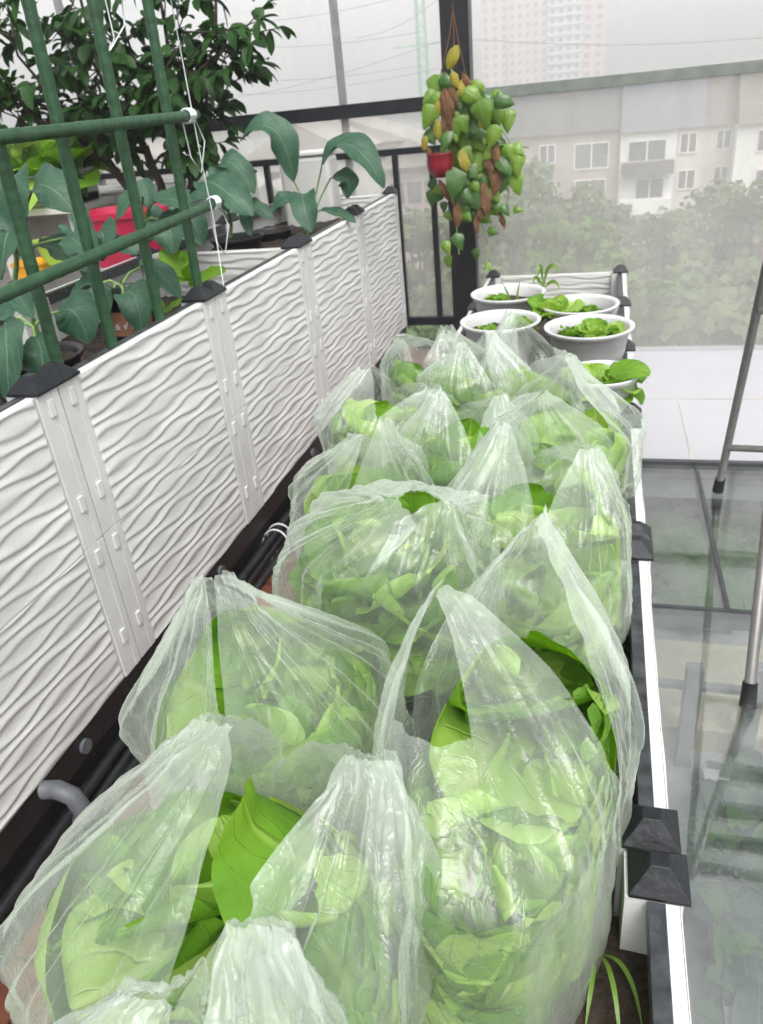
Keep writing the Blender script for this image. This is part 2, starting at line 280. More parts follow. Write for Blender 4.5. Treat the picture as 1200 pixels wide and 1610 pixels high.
# ------------------------------------------------------------------ leaves
def bez(p0, p1, p2, n):
    t = np.linspace(0, 1, n)[:, None]; p0, p1, p2 = map(np.asarray, (p0, p1, p2))
    return (1 - t) ** 2 * p0 + 2 * t * (1 - t) * p1 + t * t * p2
def leaf(mb, p0, p1, p2, wid, up, cup=.15, ruf=0., freq=5., seed=0, nv=9, nu=6, shape='round', stalk=0., mi=0, cyl=None):
    """blade along a quadratic curve; stalk = share of the curve that stays narrow."""
    c = bez(p0, p1, p2, nv); rg = random.Random(seed); ph = rg.random() * 6
    T = np.gradient(c, axis=0); T /= np.linalg.norm(T, axis=1)[:, None] + 1e-9
    up = np.asarray(up, float); S = np.cross(T, up); S /= np.linalg.norm(S, axis=1)[:, None] + 1e-9; Nn = np.cross(S, T)
    v = np.linspace(0, 1, nv); q = np.clip((v - stalk) / (1 - stalk), 0, 1)
    if shape == 'round': w = np.sin(np.pi * np.clip(q, 0, 1) ** .75 * .93 + .07) ** .6
    elif shape == 'leafy': w = (.22 + .78 * np.clip(q * 1.7, 0, 1) ** 1.2) * np.sqrt(np.clip(1 - np.clip((q - .62) / .38, 0, 1) ** 2.2, 0, 1))
    elif shape == 'heart': w = np.sqrt(np.clip(q * 7, 0, 1)) * np.cos(q * np.pi / 2) ** .75
    elif shape == 'lance': w = np.sin(np.pi * np.clip(q, .0, 1)) ** .8
    else: w = np.sqrt(np.clip(q * 3.2, 0, 1)) * np.sqrt(np.clip((1 - q) * 3.2, 0, 1))
    w = np.maximum(np.nan_to_num(w), .0 if q[-1] else 0) * wid * .5; w = np.maximum(w, wid * .025)
    w[-1] = min(w[-1], wid * .12) if shape != 'leafy' else w[-2] * .3
    u = np.linspace(-1, 1, nu * 2 + 1 if nu > 1 else 3)
    U, V = np.meshgrid(u, v); W = w[:, None]
    edge = np.abs(U) ** 2
    off = cup * edge * W + ruf * wid * edge * np.sin(V * freq * 2 * np.pi + ph + U * 1.5) + ruf * .40 * wid * edge ** 2 * np.sin(V * freq * 2.3 * 2 * np.pi + ph * 2) + ruf * .6 * wid * (vnoise(np.stack([U * 2.5 + seed, V * 4, V * 0 + seed * .37], -1)) - .5)
    lat = U * W * (1 + (.05 * np.sin(V * freq * 5 + ph) * edge if ruf else 0))
    P = c[:, None, :] + S[:, None, :] * lat[..., None] + Nn[:, None, :] * off[..., None]
    mb.grid(P, np.stack([U, V], -1), mi=mi)

def lettuce_mesh(seed, r=.11, pale=.3):
    rg = random.Random(seed); mb = MB()
    layers = [(4, 1.0, -8), (5, 1.1, 26), (4, 1.1, 50), (4, .9, 66), (2, .7, 80)]
    for li, (n, s, el) in enumerate(layers):
        for k in range(n):
            a = (k + .5 * (li % 2) + rg.uniform(-.35, .35)) * 2 * math.pi / n
            e = R(el + rg.uniform(-16, 12)); L = r * 1.5 * s * rg.uniform(.85, 1.15)
            d = np.array([math.cos(a), math.sin(a), 0]); z = np.array([0, 0, 1.]); tw = np.array([-d[1], d[0], 0]) * rg.uniform(-.3, .3)
            p0 = d * .012 + z * .005 * li
            p1 = p0 + (d * .65 + z * .35 + tw) * L * .6
            p2 = p0 + (d * math.cos(e) + z * math.sin(e) + tw * .6) * L + d * (.3 * L if li < 3 else .1 * L) - z * (L * rg.uniform(0, .25) if li < 3 else 0)
            leaf(mb, p0, p1, p2, L * rg.uniform(1.05, 1.3), z * .8 - d * .6 + tw, cup=.30 - .04 * li, ruf=.05, freq=rg.uniform(2.0, 3.2), seed=seed * 50 + li * 7 + k,
                 nv=32, nu=12, shape='leafy', mi=1 if (li == 4 or rg.random() < pale) else 0)
    mb.lathe([(.0, -.012), (.02, -.012), (.023, 0), (.018, .02)], 12)
    return mb
LET = []
for i in range(6):
    me = lettuce_mesh(i + 3, pale=(.25, .6, .15, .4, .75, .3)[i]).mesh('lettuce'); me.materials.append(M['let']); me.materials.append(M['let2']); me.shade_smooth(); LET.append(me)

# ------------------------------------------------------------------ planters (modular wavy panels, posts with dark caps)
_pc = {}
def wave_sheet(L, H, nl, nh, amp=.0028):
    y = np.linspace(0, L, nl); z = np.linspace(0, H, nh); Y, Z = np.meshgrid(y, z)
    d = .0275
    wob = .13 * np.sin(2 * np.pi * (Y / .19 + Z / (2.6 * d))) + .12 * np.sin(2 * np.pi * (Y / .31 - Z / (3.0 * d)) + 1)
    wob += .5 * (vnoise(np.stack([Y * 5, Z * 6, Y * 0 + 3.3], -1)) - .5) + .35 * Y / .57
    p = (Z / d + wob) % 1.0
    h = np.where(p < .36, .5 - .5 * np.cos(np.pi * p / .36), .5 + .5 * np.cos(np.pi * ((p - .36) / .64) ** .85))
    A = amp * (.5 + .9 * vnoise(np.stack([Y * 8 + 9, Z * 16, Y * 0 + 7], -1)))
    D = .0015 + h * A
    seam = np.abs(Z - .333) < .0022; D = np.where(seam, D * .75, D)
    D[0] = D[-1] = 0; D[:, 0] = D[:, -1] = 0
    return Y, Z, D
def wavy_panel(name, axis, a0, a1, z0, z1, face, sign, thick, m, parent, res=(64, 190)):
    """board between a0..a1 along axis 'y' (face plane at x=face) or 'x' (face plane at y=face)."""
    key = (round(a1 - a0, 3), round(z1 - z0, 3), res)
    if key not in _pc: _pc[key] = wave_sheet(a1 - a0, z1 - z0, *res)
    A, Z, D = _pc[key]; mb = MB(); A = A + a0; Zw = Z + z0; Fc = face + sign * D
    lo, hi = sorted((face - sign * thick, face - sign * .0006))
    if axis == 'y': P = np.stack([Fc, A, Zw], -1); mb.grid(P); mb.box(lo, hi, a0, a1, z0, z1)
    else: P = np.stack([A, Fc, Zw], -1); mb.grid(P); mb.box(a0, a1, lo, hi, z0, z1)
    o = shift(mb, parent.location).build(name, m, parent); return o
def frustum(mb, x0, x1, y0, y1, z0, z1, z2, ix, iy):
    mb.box(x0, x1, y0, y1, z0, z1)
    v = [(x0, y0, z1), (x1, y0, z1), (x1, y1, z1), (x0, y1, z1), (x0 + ix, y0 + iy, z2), (x1 - ix, y0 + iy, z2), (x1 - ix, y1 - iy, z2), (x0 + ix, y1 - iy, z2)]
    mb.add(v, [(4, 5, 6, 7), (0, 1, 5, 4), (1, 2, 6, 5), (2, 3, 7, 6), (3, 0, 4, 7)])
def post(par, xo, sx, y0, y1, z0, z1, front=True, side='outer', capw=.07):
    """xo = outer face x, sx = +1 when the outside is +x"""
    mb = MB(); xi = xo - sx * .062; pr = xo + sx * .004
    nrow = max(1, round((z1 - z0) / .335)); hz = (z1 - z0) / nrow
    for k in range(nrow):
        zz0 = z0 + k * hz + (.0016 if k else 0); zz1 = z0 + (k + 1) * hz
        mb.box(min(xi, pr), max(xi, pr), y0 + .001, y1 - .001, zz0, zz1)
        a, b = sorted((pr, pr + sx * .005))
        for q in (.30, .92):
            zc = z0 + (k + q) * hz; mb.box(a, b, y0 + (y1 - y0) * .35, y0 + (y1 - y0) * .58, zc - .022, zc + .012)
        a, b = sorted((pr, pr + sx * .0015)); mb.box(a, b, y0 + (y1 - y0) * .66, y1 - .003, zz0 + .001, zz1 - .001)
    o = shift(mb, par.location).build('post', M['white'], par, bevel=.0012)
    cb = MB(); a, b = sorted((xo + sx * .012, xo + sx * .012 - sx * capw))
    frustum(cb, a, b, y0 - .001, y1 + .001, z1 + .001, z1 + .007, z1 + .034, .024, .024)
    shift(cb, par.location).build('post_cap', M['cap'], o, bevel=.001)
def planter(name, label, x0, x1, y0, y1, z0, z1, joints, soilz, out=1, endw=(True, True), group=None, rimm='rim', rimw=.020):
    """box planter; wavy long face on the 'out' side; joints = list of (ya,yb) post intervals"""
    par = empty(name, ((x0 + x1) / 2, (y0 + y1) / 2, z0), label, 'planter', group)
    edges = sorted(joints)
    for s, xf in ((1, x1), (-1, x0)):
        for (ya, yb) in edges: post(par, xf, s, ya, yb, z0, z1)
        # merge neighbouring posts to find the gaps for boards
        segs = []; cur = y0
        for (ya, yb) in edges:
            if ya - cur > .05: segs.append((cur, ya))
            cur = max(cur, yb)
        for (a, b) in segs:
            wavy_panel('side_panel', 'y', a + .0005, b - .0005, z0, z1, xf, s, .016, M['white'], par, (64, 280) if s == out else (30, 60))
            rb = MB(); q0, q1 = sorted((xf - s * .0165, xf - s * (.0165 + rimw))); rb.box(q0, q1, a + .002, b - .002, z1 - .03, z1 + .002)
            shift(rb, par.location).build('rim_strip', M[rimm], par, bevel=.001)
    for fl, yy, s in ((endw[0], y0 + .02, -1), (endw[1], y1 - .002, -1)):
        if fl: wavy_panel('end_panel', 'x', x0 + .063, x1 - .063, z0, z1 - .004, yy - .016, s, .016, M['offwhite'], par, (70, 120))
    g = MB(); n = 40; X, Y = np.meshgrid(np.linspace(x0 + .018, x1 - .018, n), np.linspace(y0 + .021, y1 - .021, n * 2))
    Zs = soilz + .03 * (vnoise(np.stack([X * 9, Y * 9, X * 0 + 2], -1)) - .5) + .018 * (vnoise(np.stack([X * 45, Y * 45, X * 0 + 5], -1)) - .5)
    g.grid(np.stack([X, Y, Zs], -1)); shift(g, par.location).build('soil', M['soil'], par, smooth=False)
    return par
PW = .065
LZ0, LZ1 = -1.10, -.43
def jl(ys): return [(a, b) for a, b in ys]
planter('planter_box', 'tall white wavy planter nearest the camera on the left, with the near corner caps', -1.63, -1.0, -.30, 1.19, LZ0, LZ1, [(-.30, -.235), (.44, .505), (.507, .572), (1.125, 1.19)], -.56, 1, (True, False), 'tall white planters on the left')
planter('planter_box', 'tall white wavy planter under the green stake trellis', -1.63, -1.0, 1.192, 2.61, LZ0, LZ1, [(1.192, 1.257), (1.82, 1.885), (1.887, 1.952), (2.545, 2.61)], -.58, 1, (False, True), 'tall white planters on the left')
planter('planter_box', 'tall white wavy planter at the far end beside the glass wall', -1.63, -1.0, 2.612, 4.0, LZ0, LZ1, [(2.612, 2.677), (3.25, 3.315), (3.317, 3.37), (3.94, 4.0)], -.52, 1, (False, True), 'tall white planters on the left')
RZ0, RZ1 = -1.24, -.86
planter('planter_box', 'low white planter holding the nearest bags, at the bottom edge', -.54, .122, -.5, .677, RZ0, RZ1, [(-.5, -.435), (.05, .115), (.612, .677)], -.965, 1, (True, False), 'low white planters in a row')
planter('planter_box', 'low white planter filled with bagged lettuces in the middle', -.545, .116, .679, 2.10, RZ0, RZ1, [(.679, .744), (1.36, 1.425), (1.427, 1.485), (2.035, 2.10)], -.985, 1, (False, False), 'low white planters in a row')
planter('planter_box', 'low white planter holding round white pots at the far end', -.545, .120, 2.102, 4.02, RZ0, RZ1, [(2.102, 2.167), (2.72, 2.785), (3.33, 3.395), (3.955, 4.02)], -.99, 1, (False, True), 'low white planters in a row')

# black base under the tall planters, pipes, ties
b = empty('drain_channel', (-1.2, 1.9, -1.3), 'long black plastic base running under the tall white planters', 'base')
q = MB(); q.box(-1.60, -1.030, -.3, 4.0, -1.3, -1.102); shift(q, b.location).build('base_body', M['blackp'], b, bevel=.004)
q = MB(); q.box(-1.029, -1.002, -.3, 4.0, -1.17, -1.104); shift(q, b.location).build('base_lip', M['blackp'], b, bevel=.004)
for yy in (1.62, 2.42, .95):
    q = MB(); q.tube([(-1.003, yy, -1.137), (-.994, yy, -1.137)], .016, 20); shift(q, b.location).build('plug', M['greypipe'], b, smooth=False)
for i, (xx, zz, rr, lb) in enumerate(((-1.008, -1.283, .016, 'black pipe lying on the floor nearest the planter base'), (-1.012, -1.245, .015, 'black pipe resting above the floor pipes against the base'), (-.978, -1.287, .012, 'outermost black pipe lying on the red tiles'))):
    q = MB(); ys = np.linspace(-.3, 3.9, 30); q.tube([(xx + .004 * math.sin(y * 3 + i), y, zz) for y in ys], rr, 12)
    o = q.build('drain_pipe', M['blackp'], None, True); tag(o, lb, 'pipe', 'black pipes beside the planter base')
for i, (yy, lb) in enumerate(((1.95, 'white zip tie round the black pipes under the second post'), (2.62, 'far white zip tie round the black pipes'))):
    q = MB(); a = np.linspace(0, 2 * math.pi, 24); q.tube([(-.982 + .046 * math.cos(t), yy + .012 * math.sin(t), -1.25 + .05 * math.sin(t)) for t in a], .003, 6)
    q.tube([(-.930, yy, -1.23), (-.905, yy - .02, -1.215), (-.885, yy - .05, -1.225)], .002, 5)
    q.tube([(-.982 + .046 * math.cos(t), yy + .04 + .01 * math.sin(t), -1.25 + .05 * math.sin(t)) for t in a], .003, 6)
    tag(q.build('cable_tie', M['string'], None, True), lb, 'cable tie')
e = atX(112, 1262, -.93)
q = MB(); q.tube([(e[0] - .05, e[1] + .0, e[2] + .025), (e[0] - .02, e[1], e[2] + .032), (e[0] + .01, e[1], e[2] + .02), (e[0] + .02, e[1], e[2] - .01), (e[0] + .022, e[1], e[2] - .07)], .018, 16)
q.tube([(e[0] + .021, e[1], e[2] - .035), (e[0] + .022, e[1], e[2] - .075)], .026, 16)
tag(q.build('pipe_elbow', M['greypipe'], None, True), 'grey plastic elbow pipe rising beside the black base', 'pipe')

# ------------------------------------------------------------------ floors
def slab(name, x0, x1, y0, y1, z0, z1, m, kind='structure'):
    q = MB(); q.box(x0, x1, y0, y1, z0, z1); return tag(q.build(name, m), kind=kind)
def tilemat():
    m = mat('red_floor_tile', (.14, .05, .03), .3, .25, 9, .15, 40); nt = m.node_tree; L = nt.links.new
    b = nt.nodes['Principled BSDF']; src = b.inputs['Base Color'].links[0].from_socket
    tc = nt.nodes.new('ShaderNodeTexCoord'); br = nt.nodes.new('ShaderNodeTexBrick'); br.offset = 0; br.squash = 1
    br.inputs['Scale'].default_value = 1; br.inputs['Brick Width'].default_value = .3; br.inputs['Row Height'].default_value = .3; br.inputs['Mortar Size'].default_value = .004
    br.inputs['Color2'].default_value = (1, 1, 1, 1); br.inputs['Mortar'].default_value = (.35, .3, .3, 1); br.inputs['Color1'].default_value = (.85, .85, .85, 1)
    mm = nt.nodes.new('ShaderNodeMix'); mm.data_type = 'RGBA'; mm.blend_type = 'MULTIPLY'; mm.inputs[0].default_value = 1
    L(tc.outputs['Object'], br.inputs['Vector']); L(src, mm.inputs[6]); L(br.outputs[0], mm.inputs[7]); L(mm.outputs[2], b.inputs['Base Color']); return m
slab('terrace_floor', -8, .135, -1.5, 4.2, -1.45, -1.30, tilemat())
slab('white_ledge', .136, 4, 2.76, 4.2, -1.45, -1.302, M['ledge'])
q = MB()
for yy in (3.42,): q.box(.137, 4, yy, yy + .005, -1.3016, -1.2995)
q.box(.36, .366, 2.77, 3.42, -1.3016, -1.2994)
tag(q.build('ledge_seam', mat('seam_grime', (.45, .42, .38), .7), None), kind='structure')
# glass floor: panes set in a dark frame, over the lower garden
gf = empty('glass_floor', (1, 1.5, -1.3), 'wet glass floor panes in dark frames beside the low planters', 'glass floor')
for (x0, x1, y0, y1) in ((.137, .366, 1.84, 2.735), (.380, 1.15, 1.84, 2.735), (.137, 1.15, .60, 1.825), (.137, 1.15, -1.2, .59)):
    q = MB(); q.box(x0, x1, y0, y1, -1.312, -1.302); shift(q, gf.location).build('glass_pane', M['glassfloor'], gf)
q = MB(); q.box(.137, 1.15, 2.736, 2.759, -1.36, -1.286); shift(q, gf.location).build('frame_bar', M['bar'], gf, bevel=.002)
q = MB(); q.box(.367, .379, 1.84, 2.735, -1.36, -1.299); shift(q, gf.location).build('frame_bar', M['bar'], gf)
q = MB(); q.box(.137, 1.15, 1.826, 1.839, -1.36, -1.299); shift(q, gf.location).build('frame_bar', M['bar'], gf)
q = MB(); q.box(.137, 1.15, .591, .599, -1.36, -1.301); shift(q, gf.location).build('frame_bar', M['bar'], gf)
# lower level seen through the glass
LZ = -1.70
slab('lower_floor', -.5, 4.5, -2, 4.6, -1.85, LZ, M['concrete'])
slab('lower_ledge', *sorted((atZ(1025, 1000, -1.62)[0], atZ(1420, 1010, -1.62)[0])), *sorted((atZ(1120, 1150, -1.62)[1], atZ(1120, 1012, -1.62)[1])), LZ, -1.62, M['beige'])
for i, u in enumerate((1078, 1172)):
    p = atZ(u, 1165, -1.62); q = MB(); q.box(p[0] - .02, p[0] + .02, p[1] - .02, p[1] + .02, LZ, -1.36)
    tag(q.build('steel_post', M['greypost']), ('left grey steel post under the glass floor', 'right grey steel post under the glass floor')[i], 'post')
p = atZ(1120, 1080, -1.5); q = MB(); q.box(.1, 2.5, p[1] - .012, p[1] + .012, -1.51, -1.495); tag(q.build('steel_rail', M['greypost']), 'thin grey rail crossing under the glass floor over the beige ledge', 'rail')
rg = random.Random(5)
def bed(u0, u1, v0, v1, z, lab, n, mats, curb):
    a = atZ(u0, v1, z); b_ = atZ(u1, v0, z); x0, x1, y0, y1 = a[0], b_[0], a[1], b_[1]
    par = empty('garden_bed', ((x0 + x1) / 2, (y0 + y1) / 2, LZ), lab, 'garden bed')
    q = MB(); t = .03
    for (c0, c1, d0, d1) in ((x0, x1, y0 - t, y0), (x0, x1, y1, y1 + t), (x0 - t, x0, y0 - t, y1 + t), (x1, x1 + t, y0 - t, y1 + t)): q.box(c0, c1, d0, d1, LZ, z)
    shift(q, par.location).build('kerb', curb, par)
    q = MB(); q.box(x0, x1, y0, y1, LZ, z - .06); shift(q, par.location).build('soil', M['soil'], par)
    q = MB()
    for k in range(n):
        c = np.array([rg.uniform(x0, x1), rg.uniform(y0, y1), z - .06]); an = rg.uniform(0, 6.28); d = np.array([math.cos(an), math.sin(an), 0]); L = rg.uniform(.07, .17)
        leaf(q, c, c + d * L * .4 + [0, 0, L * .7], c + d * L + [0, 0, L * .5], L * .6, (0, 0, 1), seed=k, nv=6, nu=2, mi=rg.choice((0, 0, 0, 1)))
    o = shift(q, par.location).build('foliage', mats, par, True); o['kind'] = 'stuff'
bed(1015, 1095, 745, 795, -1.62, 'narrow far garden bed under the glass, left of the diagonal bar', 110, [M['beds'], M['yleaf']], M['concrete'])
bed(1125, 1400, 745, 840, -1.62, 'far garden bed with orange tinted leaves under the ladder foot', 400, [M['beds'], M['yleaf']], M['concrete'])
bed(1020, 1110, 830, 950, -1.62, 'light green garden bed under the middle of the glass', 300, [M['beds'], M['beds']], M['bar'])
bed(1145, 1420, 885, 950, -1.62, 'green garden bed strip right of the glass bar', 260, [M['beds'], M['beds']], M['bar'])
bed(1160, 1500, 1270, 1440, -1.62, 'dark green bed with a white kerb, lowest under the wet glass', 420, [M['kohl'], M['beds']], M['offwhite'])
bed(1180, 1500, 1500, 1700, -1.62, 'white kerbed bed at the bottom corner under the wet glass', 240, [M['kohl'], M['beds']], M['offwhite'])

# ------------------------------------------------------------------ glass wall
gw = empty('glass_wall', (-.5, 4.12, -1.3), 'tall glass wall with black posts and rails behind the planters', 'glass wall')
def fb(name, x0, x1, y0, y1, z0, z1, m): q = MB(); q.box(x0, x1, y0, y1, z0, z1); return shift(q, gw.location).build(name, m, gw, bevel=.003)
fb('column', -.752, -.620, 4.06, 4.17, -1.3, 1.6, M['black'])
fb('rail', -5.0, -.7525, 4.085, 4.13, -.085, -.022, M['black'])
fb('rail', -5.0, -.7525, 4.088, 4.126, -.268, -.238, M['black'])
fb('rail', -5.0, -.7525, 4.088, 4.126, -1.13, -1.085, M['black'])
for xx in (-.833, -1.02, -1.72, -2.42, -3.12): fb('post', xx - .014, xx + .014, 4.09, 4.125, -1.084, -.2685, M['black'])
for xx in (-1.275, -2.75): fb('mullion', xx - .017, xx + .017, 4.132, 4.165, -1.3, 1.6, M['greypost'])
fb('handrail', -.6195, 3.0, 4.085, 4.13, -.062, -.012, M['greyframe'])
fb('post', .745, .775, 4.132, 4.16, -1.3, -.063, M['greypost'])
fb('glass_pane', -5.0, -.753, 4.110, 4.116, -1.084, -.269, M['glass'])
fb('glass_pane', -5.0, -.753, 4.110, 4.116, -.237, -.086, M['glass'])
fb('glass_pane', -5.0, -.753, 4.104, 4.108, -.021, 1.6, M['glasstop'])
fb('glass_pane', -.619, 3.0, 4.110, 4.116, -1.3, -.063, M['glass'])
fb('glass_pane', -.619, 3.0, 4.104, 4.108, -.011, 1.6, M['glasstop'])

# ------------------------------------------------------------------ aluminium step ladder at the right
ld = empty('step_ladder', (.62, 2.0, -1.3), 'grey aluminium folding ladder with black rubber feet standing on the glass floor', 'ladder')
f0 = np.array([.425, 2.53, -1.285]); n0 = np.array([.368, 1.46, -1.285]); ap = np.array([.415, 2.02, .02]); dx = np.array([.50, -.03, 0])
def tb(name, pts, r, m, n=14, par=ld): q = MB(); q.tube(pts, r, n); return shift(q, par.location).build(name, m, par, True)
for d in (0, 1):
    for ft in (f0, n0):
        a = ap + (dx * d * .85) + (.02 if ft is f0 else -.02) * np.array([0, 1, 0]); bb = ft + dx * d * 1.15
        l = tb('leg', [a, a * .5 + bb * .5, bb], .0125, M['steel'])
        q = MB(); t = nrm(a - bb); q.tube([bb - t * .012, bb, bb + t * .045], [.019, .018, .016], 14); shift(q, ld.location).build('rubber_foot', M['rubber'], l, True)
for t in (.14, .52):
    a = f0 * (1 - t) + ap * t; tb('crossbar', [a, a + dx * (1.15 * (1 - t) + .85 * t)], .011, M['steel'])
for t in (.28, .50, .72, .97):
    a = n0 * (1 - t) + ap * t; q = MB(); c = a + dx * .5 * 1.0; q.box(a[0] + .014, a[0] + .50, a[1] - .03, a[1] + .03, a[2] - .012, a[2] + .012); shift(q, ld.location).build('step', M['steel'], ld, bevel=.003)

# ------------------------------------------------------------------ green stake trellis
tr = empty('trellis', (-1.02, 1.6, -.45), 'green coated stakes tied into a trellis along the tall planter', 'trellis')
def stake(name, p, q_, r=.0122, par=tr, m=M['green']):
    p, q_ = np.array(p), np.array(q_); n = 150; pts = [p + (q_ - p) * t for t in np.linspace(0, 1, n)]
    rr = [r * (1 + (.05 if k % 4 < 2 else 0)) for k in range(n)]; mb = MB(); mb.tube(pts, rr, 12); return shift(mb, par.location).build(name, m, par, True)
for (bt, tp) in (((-1.035, 1.248, -.60), (-1.03, 1.285, .28)), ((-1.03, 1.435, -.60), (-1.03, 1.475, .6)), ((-1.03, 1.648, -.60), (-1.03, 1.69, .6)), ((-1.03, 1.862, -.60), (-1.03, 1.925, .6))):
    stake('stake', bt, tp)
h1 = stake('crossbar', (-.998, 1.98, .0), (-.998, .55, -.005)); h2 = stake('crossbar', (-.998, 2.03, -.209), (-.998, .6, -.262))
for hh, (yy, zz) in ((h1, (1.925, 0.)), (h2, (1.975, -.209))):
    q = MB()
    for s in range(5): q.tube([(-.998 + .0155 * math.cos(t), yy + s * .006 + .002 * math.sin(t), zz + .0155 * math.sin(t)) for t in np.linspace(0, 6.3, 20)], .0028, 5)
    q.tube([(-.98, yy + .01, zz - .01), (-.975, yy + .03, zz - .06), (-.985, yy + .0, zz - .13), (-.99, yy - .03, zz - .09), (-1.0, yy - .02, zz)], .0016, 5)
    shift(q, tr.location).build('binding_string', M['string'], hh, True)
q = MB(); q.tube([atX(165, 0, -1.012) + [0, 0, .1], atX(180, 60, -1.012), atX(172, 80, -1.01), atX(196, 40, -1.01), atX(192, 0, -1.01)], .0018, 5); tag(q.build('tie_string', M['string'], None, True), 'loop of pale string hanging on the second green stake', 'string')
q = MB(); q.tube([atX(265, -20, -1.0), atX(290, 110, -.99), atX(318, 260, -.985), atX(335, 340, -.985), atX(352, 450, -.985)], .0014, 5); tag(q.build('tie_string', M['string'], None, True), 'long pale string trailing down past the last green stake', 'string')

# ------------------------------------------------------------------ plastic carrier bags with lettuces
def head_world(h, c, ab, phi, zs, P1, P2, zb=-.985):
    (hx, hy, hz, hs, rot, tilt, var) = h
    vs = np.empty(len(LET[var].vertices) * 3); LET[var].vertices.foreach_get('co', vs); vs = vs.reshape(-1, 3) * hs
    Mx = np.array((Matrix.Rotation(tilt[1], 3, 'Y') @ Matrix.Rotation(tilt[0], 3, 'X') @ Matrix.Rotation(rot, 3, 'Z')))
    wv = vs @ Mx.T + np.array([hx, hy, hz]); ax = np.array([math.cos(phi), math.sin(phi)]); sx = np.array([-math.sin(phi), math.cos(phi)])
    q = wv[:, :2] - np.array(c); x, y = q @ ax, q @ sx; r = np.hypot(x, y) + 1e-9; ct, st = x / r, y / r
    el = (np.abs(ct / ab[0]) ** 2.6 + np.abs(st / ab[1]) ** 2.6) ** (-1 / 2.6)
    tz = np.clip((wv[:, 2] - zb) / (zs - zb), 0, 1); lim = el * (.955 - .05 * tz) * np.clip(.6 + tz * 4, .6, 1)
    over = np.clip((wv[:, 2] - zs) / .16, 0, 1); lim = lim * (1 - .64 * over) * (1 - .14 * vnoise(wv * 11 + hx * 50) ** 1.5)
    k = .78 * lim; rn = np.where(r > k, k + (lim - k) * (1 - np.exp(-(r - k) / (lim - k + 1e-6))), r)
    wv[:, :2] = np.array(c) + (x * rn / r)[:, None] * ax + (y * rn / r)[:, None] * sx; wv[:, 2] = np.maximum(wv[:, 2], zb + .008)
    return wv
def film_bag(label, c, ab, phi, zs, P1, P2, heads, N_=200, rows=70, hrows=44, seed=0, hole=(0, 0), thh=52, low=.38, arch=.02, ns=1.0, zb=-.985, wr=.026, slack=1.0, ha=14):
    """c centre, ab radii, phi angle of handle axis, zs shoulder height, P1/P2 tops of the handles (cos>0 / cos<0)"""
    rg = np.random.RandomState(seed); a, b_ = ab; cx, cy_ = c
    th = np.linspace(0, 2 * np.pi, N_, endpoint=False); ct, st = np.cos(th), np.sin(th)
    el = (np.abs(ct / a) ** 2.6 + np.abs(st / b_) ** 2.6) ** (-1 / 2.6)
    ax = np.array([math.cos(phi), math.sin(phi), 0]); sx = np.array([-math.sin(phi), math.cos(phi), 0])
    # how far the contents reach, by angle and height
    nb, nz = 60, 26; hull = np.zeros((nz, nb)); zr = (zb, zs + .10)
    for vw in heads:
        wv = vw - np.array([cx, cy_, 0])
        x, y = wv @ ax, wv @ sx; t = np.arctan2(y, x) % (2 * np.pi); r = np.hypot(x, y)
        bi = (t / (2 * np.pi) * nb).astype(int) % nb; zi = np.clip(((wv[:, 2] - zr[0]) / (zr[1] - zr[0]) * nz).astype(int), 0, nz - 1)
        np.maximum.at(hull, (zi, bi), r)
    hmx = np.maximum.reduce([np.roll(np.roll(np.pad(hull, ((1, 1), (0, 0)), mode='edge'), i, 0)[1:-1], j, 1) for i in (-1, 0, 1) for j in (-1, 0, 1)])
    for _ in range(2): hmx = (hmx + np.roll(hmx, 1, 1) + np.roll(hmx, -1, 1) + np.vstack([hmx[:1], hmx[:-1]]) + np.vstack([hmx[1:], hmx[-1:]])) / 5
    def hullr(z, t):
        fz = np.clip((z - zr[0]) / (zr[1] - zr[0]) * nz - .5, 0, nz - 1.001); ft = (t / (2 * np.pi) * nb - .5) % nb
        i = fz.astype(int); j = ft.astype(int) % nb; u = fz - i; v = ft - np.floor(ft); i2 = np.minimum(i + 1, nz - 1); j2 = (j + 1) % nb
        return (hmx[i, j] * (1 - v) + hmx[i, j2] * v) * (1 - u) + (hmx[i2, j] * (1 - v) + hmx[i2, j2] * v) * u
    t = np.linspace(0, 1, rows)[:, None]; z = zb + (zs - zb) * np.clip((t - .08) / .92, 0, 1) ** .95
    prof = np.where(t < .14, np.sqrt(np.clip(1 - (1 - t / .14) ** 2, 0, 1)), 1 - .10 * ((t - .14) / .86) ** 1.5)
    TH = np.broadcast_to(th, (rows, N_)); Zb = np.broadcast_to(z, (rows, N_)) * 1.0
    base = el[None, :] * prof
    hr = hullr(Zb, TH)
    Rr = np.maximum(base * .90, np.minimum(hr + .010, base * 1.03)); wgt = np.clip(t / .14, 0, 1); Rr = base * (1 - wgt) + Rr * wgt
    # pleats that grow towards the top
    def pleats(TH, g):
        c_, s__ = np.cos(TH), np.sin(TH); g = g + 0 * c_; o_ = seed * 2.37; s = 0
        for f_, a_, gz in ((1.7, 1.0, .9), (4.2, .55, 1.2), (9.5, .28, 1.0)):
            s = s + a_ * (ridge(np.stack([c_ * f_ + o_, s__ * f_ + o_ * 1.3, g * gz + o_], -1)) ** 1.6 - .4)
        return s
    sag = rg.uniform(.006, .014)
    Rr = Rr + (pleats(TH, t * 1.0) + .25) * (.004 + .022 * t ** 2) * ns
    X = cx + Rr * (ct * ax[0] + st * sx[0]); Y = cy_ + Rr * (ct * ax[1] + st * sx[1])
    body = np.stack([X, Y, Zb], -1)
    # crumple
    o3 = np.array([seed * 3.1, seed * 1.7, seed])
